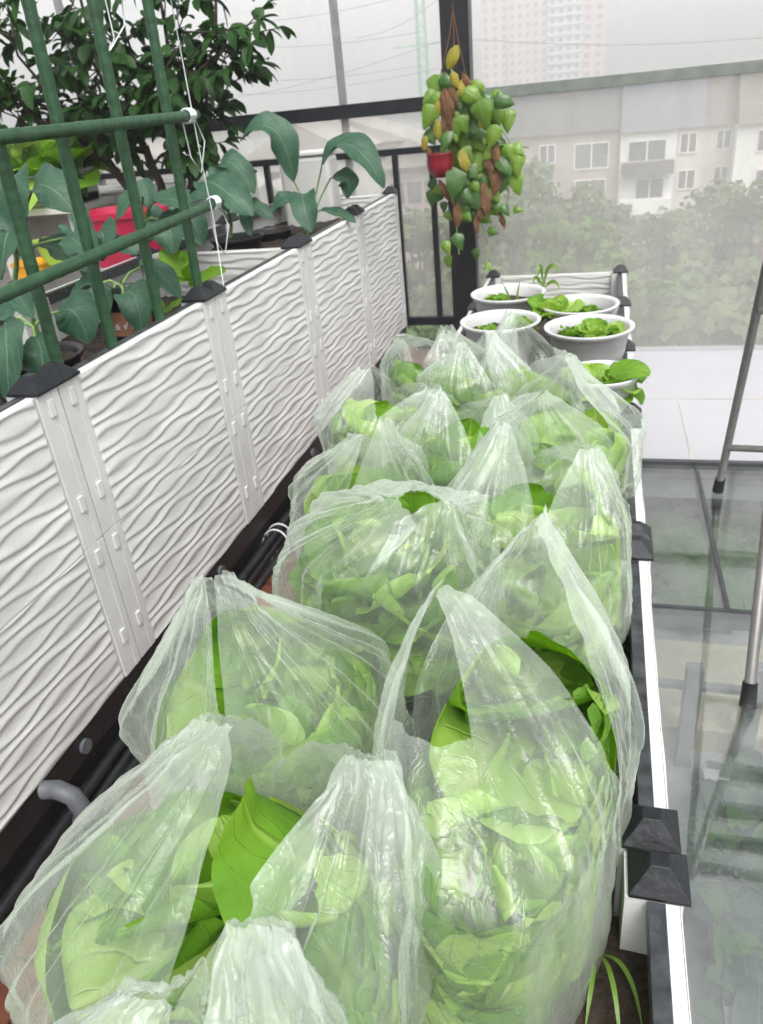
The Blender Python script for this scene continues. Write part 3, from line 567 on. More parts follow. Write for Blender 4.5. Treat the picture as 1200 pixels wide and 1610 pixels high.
    def crumple(P, amt):
        q = P * [1, 1, .8]; wv = np.stack([vnoise(q * 14 + o3 + k * 5) for k in range(3)], -1) - .5
        q2 = q * 20 + wv * 2.2 + o3; d = ridge(q2) * .55 + ridge(q2 * 2.3 + 4) * .3 + ridge(q2 * 5 + 9) * .12
        return (d - .5) * amt
    dn = np.stack([ct * ax[0] + st * sx[0], ct * ax[1] + st * sx[1], ct * 0], -1)
    body = body + dn[None] * (crumple(body, .010 * ns) * np.clip(t * 4, 0, 1))[..., None]
    # the part above the shoulder, drawn to the two handle tops
    S = body[-1]; deg = np.degrees(np.arccos(np.clip(np.abs(ct), 0, 1)))        # 0 at the handle axis, 90 at the mouth
    e = 1 - np.clip((deg - thh) / (90 - thh), 0, 1); e = e * e * (3 - 2 * e); e = low + (1 - low) * e
    up = np.clip(deg / thh, 0, 1)
    for sgn, g in ((1, hole[0]), (-1, hole[1])):
        if g:
            msk = (ct * sgn > 0); h = g + (1 - g) * np.clip((deg - ha) / 9, 0, 1) ** .6; e = np.where(msk & (deg < thh), np.minimum(e, h), e)
    P1, P2 = np.array(P1, float), np.array(P2, float)
    s_ = np.linspace(0, 1, hrows)[1:, None]; E = s_ * e[None, :]
    mw = np.clip((deg - thh) / (90 - thh), 0, 1); mw = (mw * mw * (3 - 2 * mw))[:, None]
    A = np.where((ct > 0)[:, None], P1, P2); A = A * (1 - mw) + ((P1 + P2) / 2 + sx[None] * (np.sign(st) * .25 * b_)[:, None]) * mw; sg = np.sign(st) * np.sqrt(np.abs(st))
    hd = np.where((ct > 0)[:, None], ax, -ax)
    rd = nrm(sx + ax * rg.uniform(-.5, .5))
    zA = 0
    acr = (np.clip(deg / thh, 0, 1.3) - .5)[:, None]
    A = A - hd * acr * wr + rd[None] * (np.sign(st) * .0012)[:, None] + np.array([0, 0, 1]) * (rg.uniform(-.006, .006, N_).cumsum() * .15)[:, None]
    K1 = S + np.array([0, 0, 1]) * np.minimum(.35 * (A[:, 2:3] - S[:, 2:3]), .045) * slack
    K2 = A + sx[None] * (sg * arch)[:, None] + (S - A) * [.22, .22, .34]
    u = E[..., None]; H = (1 - u) ** 3 * S + 3 * u * (1 - u) ** 2 * K1 + 3 * u * u * (1 - u) * K2 + u ** 3 * A
    TH2 = np.broadcast_to(th, E.shape); sq = (1 - E) * np.minimum(1, .25 + E * 3)
    H = H + dn[None] * (pleats(TH2, 1 + E * 1.2) * .020 * np.sin(np.pi * np.clip(E, 0, 1)) ** .8 * ns)[..., None]
    C2, S2 = np.broadcast_to(ct, E.shape), np.broadcast_to(st, E.shape); wq = (vnoise(np.stack([C2 * 3 + seed, S2 * 3, E * 2], -1)) - .5) * 2.2
    fine = ridge(np.stack([C2 * 9 + seed + wq, S2 * 9 + seed * 2., E * 1.3 + seed], -1)) ** 1.5 * .012 + ridge(np.stack([C2 * 23 + seed, S2 * 23 + wq * 2, E * 2.2 + seed], -1)) * .004 - .008
    H = H + dn[None] * (fine * np.sin(np.pi * np.clip(E * .93, 0, 1)) ** .8 * ns)[..., None]
    H = H + dn[None] * (crumple(H, .010 * ns) * np.minimum(1, E * 1.5 + .0) + 0 * E)[..., None]
    H = H + dn[None] * ((crumple(S, .010 * ns))[None] * (1 - np.minimum(1, E * 8)) * 0)[..., None]
    H = H + np.array([0, 0, 1]) * (crumple(H * 1.7 + 5, .022) * np.clip((E - .75) * 4, 0, 1))[..., None] + ax * (crumple(H * 1.9 + 8, .016) * np.clip((E - .75) * 4, 0, 1))[..., None]
    H = H + np.array([0, 0, 1]) * (crumple(H * 1.3 + 3, .008) * (1 - E * .5) * (e[None] < .999) * np.minimum(1, E * 4))[..., None]
    allp = np.concatenate([body, H], 0)
    c0 = np.array([cx, cy_, zb]); mb = MB(); UVs = np.concatenate([np.zeros((rows, N_, 2)), np.stack([E * 0, E], -1)], 0); mb.grid(allp - c0, UVs, close=True)
    o = mb.build('plastic_bag', M['film'], None, True); o.location = c0
    tag(o, label, 'plastic bag', 'plastic bags of lettuce in the low planter')
    return o
HEADN = 0
def lettuce(x, y, z, s, rot, tilt, var, label, group='lettuce heads inside the plastic bags'):
    o = bpy.data.objects.new('lettuce', LET[var]); C.objects.link(o); o.location = (x, y, z)
    o.matrix_world = Matrix.Translation((x, y, z)) @ (Matrix.Rotation(tilt[1], 4, 'Y') @ Matrix.Rotation(tilt[0], 4, 'X') @ Matrix.Rotation(rot, 4, 'Z')) @ Matrix.Scale(s, 4)
    return tag(o, label, 'lettuce', group)
BAGS = [
 # label-stem, c, ab, phi, zs, P1, P2, heads[(dx,dy,z,scale,where)], kwargs
 ('large clear bag with an upright handle loop, front right of the row', (-.080, .665), (.255, .126), R(76), -0.725, (-.068, .935, -.535), (-.175, .745, -.535),
  [(-.04, -.16, -.90, 1.0, 'lower'), (.05, -.03, -.88, 1.0, 'middle'), (-.01, .15, -.775, 1.05, 'bright upper'), (-.06, .0, -.84, .9, 'pale central'), (.03, -.13, -.83, .8, 'small front')], dict(N_=280, rows=100, hrows=60, hole=(0, .60), thh=60, arch=.045, wr=.05, low=.14, ha=20, ns=.7)),
 ('wide clear bag with two tall white handles at the bottom left', (-.365, .43), (.235, .165), R(0), -0.755, (-.195, .50, -.55), (-.37, .515, -.545),
  [(-.13, -.02, -.90, 1.0, 'left'), (.10, -.02, -.90, 1.05, 'right'), (-.02, .06, -.86, 1.0, 'dark green middle'), (.06, .07, -.80, 1.0, 'upright back')], dict(N_=280, rows=100, hrows=60, thh=64, arch=.02, wr=.05, low=.30)),
 ('small clear bag with one crumpled white handle at the bottom edge', (-.27, .185), (.14, .11), R(12), -0.685, (-.215, .285, -.50), (-.295, .25, -.545),
  [(-.02, 0, -.86, 1.0, 'only')], dict(N_=220, rows=80, hrows=50, thh=68, arch=.015, wr=.04, low=.35)),
 ('clear bag gathered to a single peak beside the black pipes', (-.445, .76), (.19, .165), R(10), -0.770, (-.445, .725, -.525), (-.475, .715, -.525),
  [(-.08, -.03, -.91, .95, 'left'), (.07, -.02, -.90, 1.0, 'right'), (.02, .07, -.84, .95, 'upper')], dict(N_=260, rows=90, hrows=60, thh=76, arch=.012, wr=.022, low=.35)),
 ('round full clear bag behind the front pair, left of centre', (-.335, 1.075), (.195, .18), R(0), -0.670, (-.205, 1.0, -.55), (-.305, 1.01, -.55),
  [(-.07, -.02, -.88, 1.05, 'dark left'), (.08, -.01, -.86, 1.05, 'pale right'), (.0, .03, -.78, .95, 'top')], dict(N_=240, rows=80, hrows=50, thh=60, low=.88, arch=.012)),
 ('clear bag with a tent shaped peak behind the handle loop bag, right side', (-.095, 1.21), (.175, .17), R(5), -0.705, (-.01, 1.24, -.56), (-.155, 1.26, -.53),
  [(-.05, -.02, -.90, 1.05, 'left'), (.07, -.04, -.88, 1.0, 'right'), (.05, .05, -.79, .85, 'leafy top')], dict(N_=240, rows=80, hrows=50, thh=70, arch=.015)),
 ('clear bag with twin pointed handles against the left side, mid row', (-.475, 1.40), (.16, .145), R(0), -0.745, (-.385, 1.30, -.545), (-.425, 1.26, -.555),
  [(-.04, -.02, -.90, .95, 'left'), (.05, .03, -.90, .9, 'right')], dict(thh=66, arch=.012)),
 ('clear bag with a low narrow peak in the centre of the row', (-.285, 1.545), (.145, .135), R(20), -0.725, (-.205, 1.60, -.60), (-.315, 1.475, -.55),
  [(-.03, -.01, -.87, .95, 'left'), (.05, .02, -.84, .95, 'right')], dict(thh=70, arch=.012)),
 ('clear bag reaching the right rim below the nearest white pot', (-.072, 1.62), (.16, .155), R(50), -0.705, (-.06, 1.67, -.55), (-.105, 1.46, -.55),
  [(-.03, -.03, -.88, 1.0, 'left'), (.05, .04, -.84, 1.0, 'right')], dict(thh=72, arch=.012, low=.4)),
 ('flat slumped clear bag touching the left planter wall in the back', (-.515, 1.77), (.165, .13), R(0), -0.725, (-.39, 1.76, -.64), (-.57, 1.80, -.60),
  [(-.05, -.02, -.86, .9, 'bright left'), (.06, .0, -.86, .9, 'right')], dict(thh=70, arch=.010)),
 ('clear bag with a streaked upright fold in the back of the row', (-.31, 1.94), (.15, .13), R(30), -0.715, (-.27, 1.93, -.56), (-.34, 1.88, -.575),
  [(-.03, -.02, -.85, .9, 'left'), (.05, .02, -.85, .95, 'right')], dict(thh=74, arch=.012)),
 ('clear bag whose long handle leans over the white pots', (-.15, 1.98), (.12, .115), R(-20), -0.705, (-.065, 1.80, -.575), (-.235, 2.12, -.555),
  [(0, 0, -.86, .9, 'only')], dict(thh=74, arch=.012, low=.4)),
 ('farthest clear bag with a looped handle, at the back left', (-.47, 2.14), (.15, .13), R(0), -0.725, (-.405, 2.05, -.575), (-.52, 1.98, -.57),
  [(-.04, 0, -.86, .9, 'left'), (.05, .0, -.86, .9, 'right')], dict(thh=66, arch=.02, hole=(0, .4))),
]
rr = random.Random(11)
short = ['the big front right bag', 'the wide bottom left bag', 'the small bottom edge bag', 'the single peak bag by the pipes', 'the round full bag left of centre', 'the tent peaked right bag',
         'the twin pointed mid left bag', 'the narrow peaked centre bag', 'the right rim bag below the pot', 'the slumped bag at the left wall', 'the streaked upright back bag', 'the leaning handle bag by the pots', 'the farthest looped bag']
for i, (lab, c, ab, phi, zs, P1, P2, hds, kw) in enumerate(BAGS):
    hh = []
    for j, (dx_, dy_, z_, s_, wh) in enumerate(hds):
        h = (c[0] + dx_, c[1] + dy_, z_, s_ * 1.06, rr.uniform(0, 6.28), (rr.uniform(-.35, .35), rr.uniform(-.35, .35)), (i * 2 + j * 3) % 6)
        vw = head_world(h, c, ab, phi, zs, P1, P2); hh.append(vw); o = lettuce(*h, '%s head of green lettuce inside %s' % (wh, short[i])); me = o.data.copy(); o.data = me; iv = np.array(o.matrix_world.inverted())
        me.vertices.foreach_set('co', (vw @ iv[:3, :3].T + iv[:3, 3]).ravel().astype(np.float32)); me.update()
    film_bag(lab, c, ab, phi, zs, P1, P2, hh, seed=i + 1, **kw)

# weeds by the rim in the near planter
q = MB()
for (a, b_, c_) in (((.03, .60, -.97), (.07, .58, -.90), (.085, .52, -.97)), ((.03, .60, -.97), (.05, .55, -.86), (.06, .47, -.955)), ((.03, .60, -.97), (.03, .56, -.90), (.02, .50, -.96))):
    leaf(q, a, b_, c_, .006, (0, 0, 1), nv=14, nu=1, shape='lance')
tag(q.build('grass_weed', M['pothos'], None, True), 'long thin grass weed growing from the dark soil by the rim', 'weed')

# ------------------------------------------------------------------ white pots
def pot_mb(r, h):
    q = MB(); q.lathe([(0, 0), (r * .68, 0), (r * .70, .004), (r * .80, h * .45), (r * .815, h * .47), (r * .88, h * .86), (r * .92, h * .875), (r * .97, h * .93), (r * 1.0, h * .97), (r * 1.0, h), (r * .975, h * 1.006), (r * .90, h * .985), (r * .875, h * .95), (r * .84, h * .72)], 64)
    return q
def white_pot(x, y, zr, r, h, label, heads, soil=.74):
    p = empty('plant_pot', (x, y, zr - h), label, 'plant pot', 'round white pots in the far planter')
    pot_mb(r, h).build('pot_body', M['pot'], p, True)
    q = MB(); n = 20; g = []
    for rr_ in np.linspace(0, r * .845, 9): g.append([(rr_ * math.cos(t), rr_ * math.sin(t), h * soil + .012 * (vnoise(np.array([rr_ * 60 * math.cos(t) + 9, rr_ * 60 * math.sin(t) + 9, x * 9])) - .5)) for t in np.linspace(0, 6.2832, 40, endpoint=False)])
    q.grid(g, close=True); q.build('soil', M['soil'], p)
    for (dx_, dy_, s, v, lb) in heads:
        o = lettuce(x + dx_, y + dy_, zr - h + h * soil, s, x * 9 + dx_ * 40, (0.1, .1), v, lb, None)
        o['label'] = lb; o.name = 'lettuce_seedling'; o['category'] = 'seedling'
    return p
white_pot(.015, 2.17, -.745, .108, .17, 'nearest white pot on the right with a big leaf over its rim', [(-.03, -.02, .40, 1, 'pale lettuce cluster in the nearest white pot'), (.04, -.01, .36, 0, 'lettuce leaning over the rim of the nearest white pot')])
white_pot(-.028, 2.66, -.748, .150, .17, 'wide white pot with clear view of dark soil, second from the front right', [(-.055, .0, .27, 2, 'left lettuce seedling in the wide white pot'), (.02, -.01, .34, 1, 'middle lettuce seedling in the wide white pot'), (.075, .03, .22, 4, 'right lettuce seedling in the wide white pot')])
white_pot(-.340, 2.76, -.748, .145, .17, 'white pot on the left behind the bags', [(.08, .03, .26, 3, 'small round seedling in the left white pot'), (-.05, -.03, .2, 0, 'low seedling in the left white pot')])
white_pot(-.068, 2.98, -.752, .145, .17, 'white pot on the back right with a pale green lettuce', [(-.09, -.02, .48, 1, 'large pale lettuce in the back right white pot'), (.04, .0, .2, 2, 'small upright seedling in the back right white pot')])
white_pot(-.355, 3.15, -.742, .150, .17, 'farthest white pot at the back left', [(-.05, .0, .22, 0, 'tiny seedlings in the farthest white pot')])
q = MB(); b0 = np.array([.03, 2.14, -.77])
leaf(q, b0, b0 + [.045, -.01, .06], b0 + [.115, -.02, .035], .075, (0, -.6, 1), cup=.3, ruf=.02, nv=12, nu=6, seed=4, shape='round', stalk=.12)
tag(q.build('lettuce_leaf', M['let'], None, True), 'broad bright leaf hanging over the nearest pot rim', 'leaf')
q = MB(); c_ = atY(850, 440, 3.4)
for (m1, m2) in (((860, 395), (882, 430)), ((848, 385), (845, 445)), ((872, 430), (880, 455)), ((840, 420), (838, 450))):
    leaf(q, atY(855, 455, 3.4), atY(*m1, 3.4), atY(*m2, 3.35), .016, (0, -1, .3), nv=12, nu=1, shape='lance')
tag(q.build('onion_plant', M['pothos'], None, True), 'thin arching onion leaves rising behind the white pots', 'onion')
q = MB()
for (m1, m2) in (((800, 460), (790, 445)), ((812, 465), (818, 440))): leaf(q, atY(810, 500, 3.05), atY(*m1, 3.05), atY(*m2, 3.05), .008, (0, -1, .3), nv=8, nu=1, shape='lance')
tag(q.build('grass_tuft', M['pothos'], None, True), 'two thin upright blades by the back left white pot', 'grass')

# ------------------------------------------------------------------ broad leaved plants in the tall planters
def broad(name, label, base, stemtop, leaves, lm='kohl', sw=.007, group='blue green leafy plants in the tall planters'):
    """leaves: (start px is stem top) list of (mid_px, tip_px, dY, width, upvec)"""
    Y = base[2]; b3 = atY(base[0], base[1], Y); s3 = atY(stemtop[0], stemtop[1], stemtop[2])
    par = empty(name, b3, label, 'plant', group); q = MB(); q.tube([b3, b3 * .5 + s3 * .5 + [.008, 0, 0], s3], [sw * 1.2, sw, sw * .8], 8)
    stq = q
    for k, lf in enumerate(leaves):
        (m1, m2, dY, wd) = lf[:4]; m0 = lf[4] if len(lf) > 4 else None; upv = lf[5] if len(lf) > 5 else (0, -.5, 1)
        st = s3 if m0 is None else atY(*m0, Y - dY * .3); a = atY(*m1, Y - dY); c = atY(*m2, Y - dY * 1.2)
        mid0 = st; pet = st + (a - st) * .0
        # petiole from the stem, blade from there on
        j = np.array(b3) * (1 - .7) + s3 * .7 if m0 is not None else s3
        stq.tube([j, (j + st) / 2 + [0, 0, .01], st], .0035, 6); q = MB()
        leaf(q, st, a, c, wd, upv, cup=.32, ruf=.05, freq=2.2, seed=k * 3 + int(base[0]), nv=18, nu=8, shape='oval')
        shift(q, b3).build('leaf', M[lm], par, True)
    shift(stq, b3).build('stem', M['stalk'], par, True)
broad('kohlrabi_plant', 'blue green leafy plant with two tall drooping leaves by the far glass', (483, 372, 3.25), (494, 335, 3.2),
      [((440, 150), (378, 222), .05, .13, (462, 285)), ((545, 175), (604, 296), .05, .12, (506, 262)), ((560, 270), (545, 312), .02, .09, (520, 280)),
       ((470, 300), (490, 365), .15, .11, (478, 305)), ((450, 300), (428, 335), .05, .10, (468, 325)), ((530, 330), (560, 350), .1, .05, (505, 330)), ((480, 318), (500, 300), -.05, .03)])
broad('kohlrabi_plant', 'blue green leafy plant in the black pot beside the string', (362, 372, 2.95), (360, 335, 2.9),
      [((360, 230), (400, 305), .02, .10, (345, 265)), ((330, 275), (398, 340), .12, .14, (322, 285)), ((400, 320), (430, 345), .02, .06, (385, 318)), ((385, 335), (395, 372), .1, .05, (385, 330)), ((345, 290), (330, 262), -.1, .06), ((300, 300), (290, 340), .0, .08, (330, 315))])
broad('kohlrabi_plant', 'blue green leafy plant behind the third stake with drooping leaves', (205, 395, 2.35), (235, 330, 2.35),
      [((210, 295), (182, 355), .05, .09, (225, 310)), ((270, 300), (300, 330), .05, .09, (240, 320)), ((270, 340), (272, 400), .1, .12, (250, 345)), ((235, 290), (215, 285), -.05, .06)])
broad('kohlrabi_plant', 'blue green seedling in the labelled pot between the middle stakes', (192, 470, 1.75), (190, 440, 1.75),
      [((150, 440), (170, 500), .05, .065, (178, 455)), ((215, 440), (225, 530), .08, .085, (195, 462)), ((240, 405), (285, 470), -.05, .06, (222, 420)), ((115, 440), (120, 480), .0, .05, (160, 445))], sw=.005)
broad('kohlrabi_plant', 'blue green leafy plant with pale stems at the near end behind the first stakes', (55, 545, 1.45), (52, 500, 1.45),
      [((70, 540), (68, 610), .08, .085, (55, 530)), ((120, 470), (140, 540), .0, .10, (95, 490)), ((10, 520), (15, 640), .12, .10, (8, 510)), ((30, 470), (20, 440), -.05, .05), ((0, 480), (-30, 560), 0, .08, (20, 500))], sw=.006)
broad('kohlrabi_plant', 'large blue green leafy plant at the left edge above the near stakes', (20, 460, 1.85), (25, 380, 1.85),
      [((0, 260), (30, 370), .05, .15, (15, 290)), ((70, 270), (118, 335), .0, .12, (50, 300)), ((10, 350), (0, 440), .1, .14, (20, 360)), ((90, 385), (145, 425), -.05, .09, (60, 385)), ((120, 380), (150, 400), .1, .09, (110, 372))], sw=.007)
broad('kohlrabi_plant', 'dark blue green leafy plant low between the second and third stakes', (140, 420, 2.1), (140, 385, 2.1),
      [((110, 350), (95, 400), .05, .09, (125, 370)), ((170, 350), (160, 410), .05, .10, (150, 370)), ((150, 400), (135, 440), .1, .09, (142, 390)), ((200, 380), (215, 400), .0, .07, (165, 385)), ((130, 340), (120, 330), -.05, .06)])
broad('kohlrabi_plant', 'dark blue green leafy plant between the third and last stakes', (275, 395, 2.5), (275, 350, 2.5),
      [((250, 320), (240, 370), .05, .09, (262, 335)), ((300, 330), (318, 385), .02, .09, (288, 335)), ((275, 350), (265, 400), .12, .10, (272, 350)), ((285, 310), (300, 300), -.05, .07), ((240, 370), (225, 395), .0, .07, (258, 360))])
broad('lettuce_plant', 'yellow green upright leaves behind the last green stake', (300, 448, 2.25), (298, 440, 2.25),
      [((260, 400), (262, 392), .0, .07), ((300, 420), (285, 395), .05, .05), ((330, 440), (355, 425), .05, .075), ((285, 440), (258, 435), .02, .05), ((330, 460), (345, 455), .1, .05)], lm='let', group=None)
broad('lettuce_plant', 'small yellow green leaves low beside the planter rim', (262, 500, 1.95), (258, 495, 1.95), [((245, 480), (240, 470), .0, .04), ((275, 480), (290, 472), .02, .04), ((250, 490), (270, 488), .05, .04)], lm='let', group=None)

def black_pot(u, v, Y, r, h, label, band=None):
    c = atY(u, v, Y); p = empty('plant_pot', (c[0], c[1], c[2] - h), label, 'plant pot', 'black pots in the tall planters')
    pot_mb(r, h).build('pot_body', M['blackp'], p, True)
    q = MB(); q.lathe([(0, h * .85), (r * .86, h * .85)], 32); q.build('soil', M['soil'], p)
    if band:
        q = MB(); a = [R(t) for t in np.linspace(-150, -20, 20)]; q.grid([[(r * .84 * math.cos(t), r * .84 * math.sin(t), h * .30) for t in a], [(r * .905 * math.cos(t), r * .905 * math.sin(t), h * .72) for t in a]])
        l = q.build('paper_label', M['card'], p); 
        for k, s in enumerate('A&VIN'):
            cu_ = bpy.data.curves.new('lettering', 'FONT'); cu_.body = s; cu_.size = .03; cu_.extrude = .0004; t = R(-118 + k * 17)
            tmp = bpy.data.objects.new('tmp', cu_); me_ = bpy.data.meshes.new_from_object(tmp); bpy.data.objects.remove(tmp)
            to = bpy.data.objects.new('lettering', me_); C.objects.link(to); to.parent = l; me_.materials.clear(); me_.materials.append(M['offwhite'])
            rr_ = r * .885; to.location = (rr_ * math.cos(t), rr_ * math.sin(t), h * .42); to.rotation_euler = (R(82), 0, t + R(90))
black_pot(200, 455, 1.80, .085, .15, 'black pot with a brown printed paper band between the middle stakes', True)
black_pot(372, 372, 2.98, .11, .14, 'black pot holding a leafy plant by the string')
black_pot(425, 362, 3.3, .105, .06, 'low black pot with a scalloped rim beside the far plants')
black_pot(50, 560, 1.48, .12, .13, 'black pot at the near left behind the first two stakes')

# second row behind
p2 = planter('planter_box', 'white wavy planter in the second row behind the tree', -3.6, -1.75, 3.55, 4.02, -1.3, -.29, [(3.55, 3.60), (3.95, 4.02)], -.36, 1, (True, True), None)
q = MB(); a = atY(20, 300, 3.45); 
lc = empty('lettuce_trough', (-2.75, 3.3, -.42), 'long pale trough full of bright lettuce leaves at the left edge', 'trough')
q = MB(); x0, x1 = atY(-120, 285, 3.3)[0], atY(124, 268, 3.3)[0]; zt = atY(90, 268, 3.3)[2]; y0, y1 = 3.22, 3.42; t = .012
for (c0, c1, d0, d1) in ((x0, x1, y0, y0 + t), (x0, x1, y1 - t, y1), (x0, x0 + t, y0 + t, y1 - t), (x1 - t, x1, y0 + t, y1 - t)): q.box(c0, c1, d0, d1, zt - .14, zt)
q.box(x0 - .01, x1 + .01, y0 - .012, y0, zt - .02, zt + .004); q.box(x0, x1, y0 + t, y1 - t, zt - .14, zt - .10)
shift(q, lc.location).build('trough_body', M['offwhite'], lc, bevel=.004)
q = MB(); q.box(x0 + t, x1 - t, y0 + t, y1 - t, zt - .099, zt - .03); shift(q, lc.location).build('soil', M['soil'], lc)
tb_ = MB(); tb_.box(x0 - .05, x1 + .02, 3.15, 3.5, zt - .17, zt - .142); 
for xx in np.linspace(x0, x1 - .05, 3): tb_.box(xx, xx + .05, 3.2, 3.45, -1.3, zt - .171)
tag(tb_.build('plant_bench', M['offwhite'], None, bevel=.003), 'pale bench carrying the lettuce trough at the left edge', 'bench')
for k, xx in enumerate(np.linspace(x0 + .10, x1 - .10, 5)):
    lettuce(xx, 3.3 + .02 * (-1) ** k, zt - .03, 1.05, k * 1.3, (.1, -.1), (0, 2, 5, 0, 2)[k], '%s lettuce in the long trough at the left edge' % ('leftmost', 'second', 'middle', 'fourth', 'rightmost')[k], 'lettuces in the trough')
# red basin, lime and yellow tubs
def tub(label, u, v, Y, w_, d_, h, m, name='plastic_tub', lid=True):
    c = atY(u, v, Y); p = empty(name, (c[0], c[1], c[2] - h), label, 'tub'); q = MB(); ks = []
    def rr_(w, d, z, n=8, rad=.3):
        pts = []; r = min(w, d) * rad
        for cx, cy_, a0 in ((w / 2 - r, d / 2 - r, 0), (-w / 2 + r, d / 2 - r, 90), (-w / 2 + r, -d / 2 + r, 180), (w / 2 - r, -d / 2 + r, 270)):
            pts += [(cx + r * math.cos(R(a0 + k * 90 / n)), cy_ + r * math.sin(R(a0 + k * 90 / n)), z) for k in range(n + 1)]
        return pts
    q.grid([rr_(w_ * .8, d_ * .8, 0), rr_(w_ * .93, d_ * .93, h * .86), rr_(w_ * .95, d_ * .95, h * .88), rr_(w_, d_, h * .89), rr_(w_, d_, h), rr_(w_ * .95, d_ * .95, h), rr_(w_ * .9, d_ * .9, h * .8)], close=True)
    q.build('tub_body', m, p, False); q = MB(); q.grid([rr_(w_ * .905, d_ * .905, h * .8), rr_(w_ * .01, d_ * .01, h * .8)], close=True); q.build('tub_floor', M['soil'] if not lid else m, p); return p
tub('bright red plastic basin behind the stakes', 198, 328, 2.7, .36, .26, .19, M['red'])
tub('lime green plastic box left of the red basin', 98, 372, 2.35, .17, .16, .08, M['lime'])
tub('yellow plastic tub under the lime green box at the left', 52, 410, 2.30, .13, .13, .07, M['yellow'])
sh = empty('plant_shelf', (-1.9, 2.6, -1.3), 'pale low shelf carrying the red basin and bright tubs', 'shelf')
q = MB(); q.box(-2.6, -1.66, 2.0, 3.0, -.70, -.665); shift(q, sh.location).build('shelf_top', M['offwhite'], sh)
for xx in (-2.58, -1.72):
    for yy in (2.02, 2.93): q = MB(); q.box(xx, xx + .05, yy, yy + .05, -1.3, -.701); shift(q, sh.location).build('leg', M['offwhite'], sh)
pb = empty('water_container', atY(485, 300, 3.85), 'grey translucent plastic container behind the tall leafy plant', 'container')
cc = atY(490, 300, 3.85); q = MB(); q.box(cc[0] - .13, cc[0] + .13, 3.78, 3.92, cc[2] - .18, cc[2] + .16); q.build('container_body', M['offwhite'], None, bevel=.02).parent = pb; pb.children[0].location = -Vector(pb.location)
q = MB(); q.box(cc[0] - .135, cc[0] + .135, 3.775, 3.925, cc[2] + .161, cc[2] + .18); o = q.build('lid', M['white'], pb, bevel=.005); o.location = -Vector(pb.location)

# ------------------------------------------------------------------ citrus tree
ct = empty('citrus_tree', (-1.93, 3.35, -.55), 'dark leaved small tree with several thin trunks behind the stakes', 'tree')
rg = random.Random(21); lv = MB(); bk = MB()
root = np.array([-1.90, 3.45, -.50])
mains = []
for (u, v, Y, sp) in ((20, 60, 3.3, .36), (60, 140, 3.5, .34), (110, 40, 3.2, .36), (150, 120, 3.6, .34), (200, 60, 3.4, .36), (250, 150, 3.55, .28), (290, 50, 3.3, .34), (330, 110, 3.5, .26), (355, 45, 3.4, .24), (240, -60, 3.4, .4), (90, -60, 3.3, .4), (-40, 100, 3.2, .36), (170, 190, 3.5, .26), (30, 190, 3.3, .26), (255, 215, 3.3, .18), (350, -40, 3.5, .3), (320, 165, 3.4, .18)):
    mains.append((atY(u, v, Y), sp))
def path(a, b, wob, n=7):
    t = np.linspace(0, 1, n)[:, None]; p = a + (b - a) * t + np.array([0, 0, 1]) * (-.10 * np.sin(t * np.pi)) * np.linalg.norm(b - a) * .6
    p[1:-1] += np.array([[rg.uniform(-wob, wob) for _ in range(3)] for _ in range(n - 2)]); return p
forks = [root + [-.30, -.05, .36], root + [.02, .05, .42], root + [.16, -.05, .45], root + [-.12, 0, .40]]
for k, f_ in enumerate(forks):
    bk.tube(path(root + [rg.uniform(-.05, .05), 0, 0], f_, .012), np.linspace(.026, .017, 7), 8)
def citleaf(p, d):
    L = rg.uniform(.06, .095); side = nrm(np.cross(d, [0, 0, 1]) + 1e-6)
    up = nrm(np.array([rg.uniform(-.5, .5), rg.uniform(-.7, .1), 1])); tip = p + d * L + np.array([0, 0, -L * rg.uniform(.1, .5)])
    leaf(lv, p, p + d * L * .5 + [0, 0, .006], tip, L * rg.uniform(.46, .6), up, cup=.3, nv=7, nu=1, shape='oval', seed=rg.randint(0, 99))
for (tp, sp) in mains:
    f_ = min(forks, key=lambda q_: np.linalg.norm(q_ - tp)); pp = path(f_, tp, .03, 8); bk.tube(pp, np.linspace(.014, .005, 8), 6)
    for k in range(11):
        st = pp[rg.choice((4, 5, 6, 7))]; dd = nrm(np.array([rg.uniform(-1, 1), rg.uniform(-1, 1), rg.uniform(-.7, .8)])); en = st + dd * sp * rg.uniform(.5, 1)
        tw = path(st, en, .01, 5); bk.tube(tw, np.linspace(.004, .0018, 5), 4, False)
        for q_ in range(8):
            t = rg.uniform(.35, 1) if q_ else 1; pos = tw[0] + (tw[-1] - tw[0]) * t; i = min(3, int(t * 4)); pos = tw[i] + (tw[i + 1] - tw[i]) * (t * 4 - i)
            d = nrm(dd * .7 + np.array([rg.uniform(-1, 1), rg.uniform(-1, 1), rg.uniform(-.8, .5)])); citleaf(pos, d)
shift(bk, ct.location).build('trunk', M['bark'], ct, True); shift(lv, ct.location).build('crown', M['citrus'], ct, True)
tp_ = empty('plant_pot', (-1.90, 3.45, -1.3), 'large dark pot holding the small citrus tree', 'plant pot'); pot_mb(.24, .80).build('pot_body', M['blackp'], tp_, True)
q = MB(); q.lathe([(0, .76), (.205, .76)], 32); q.build('soil', M['soil'], tp_)

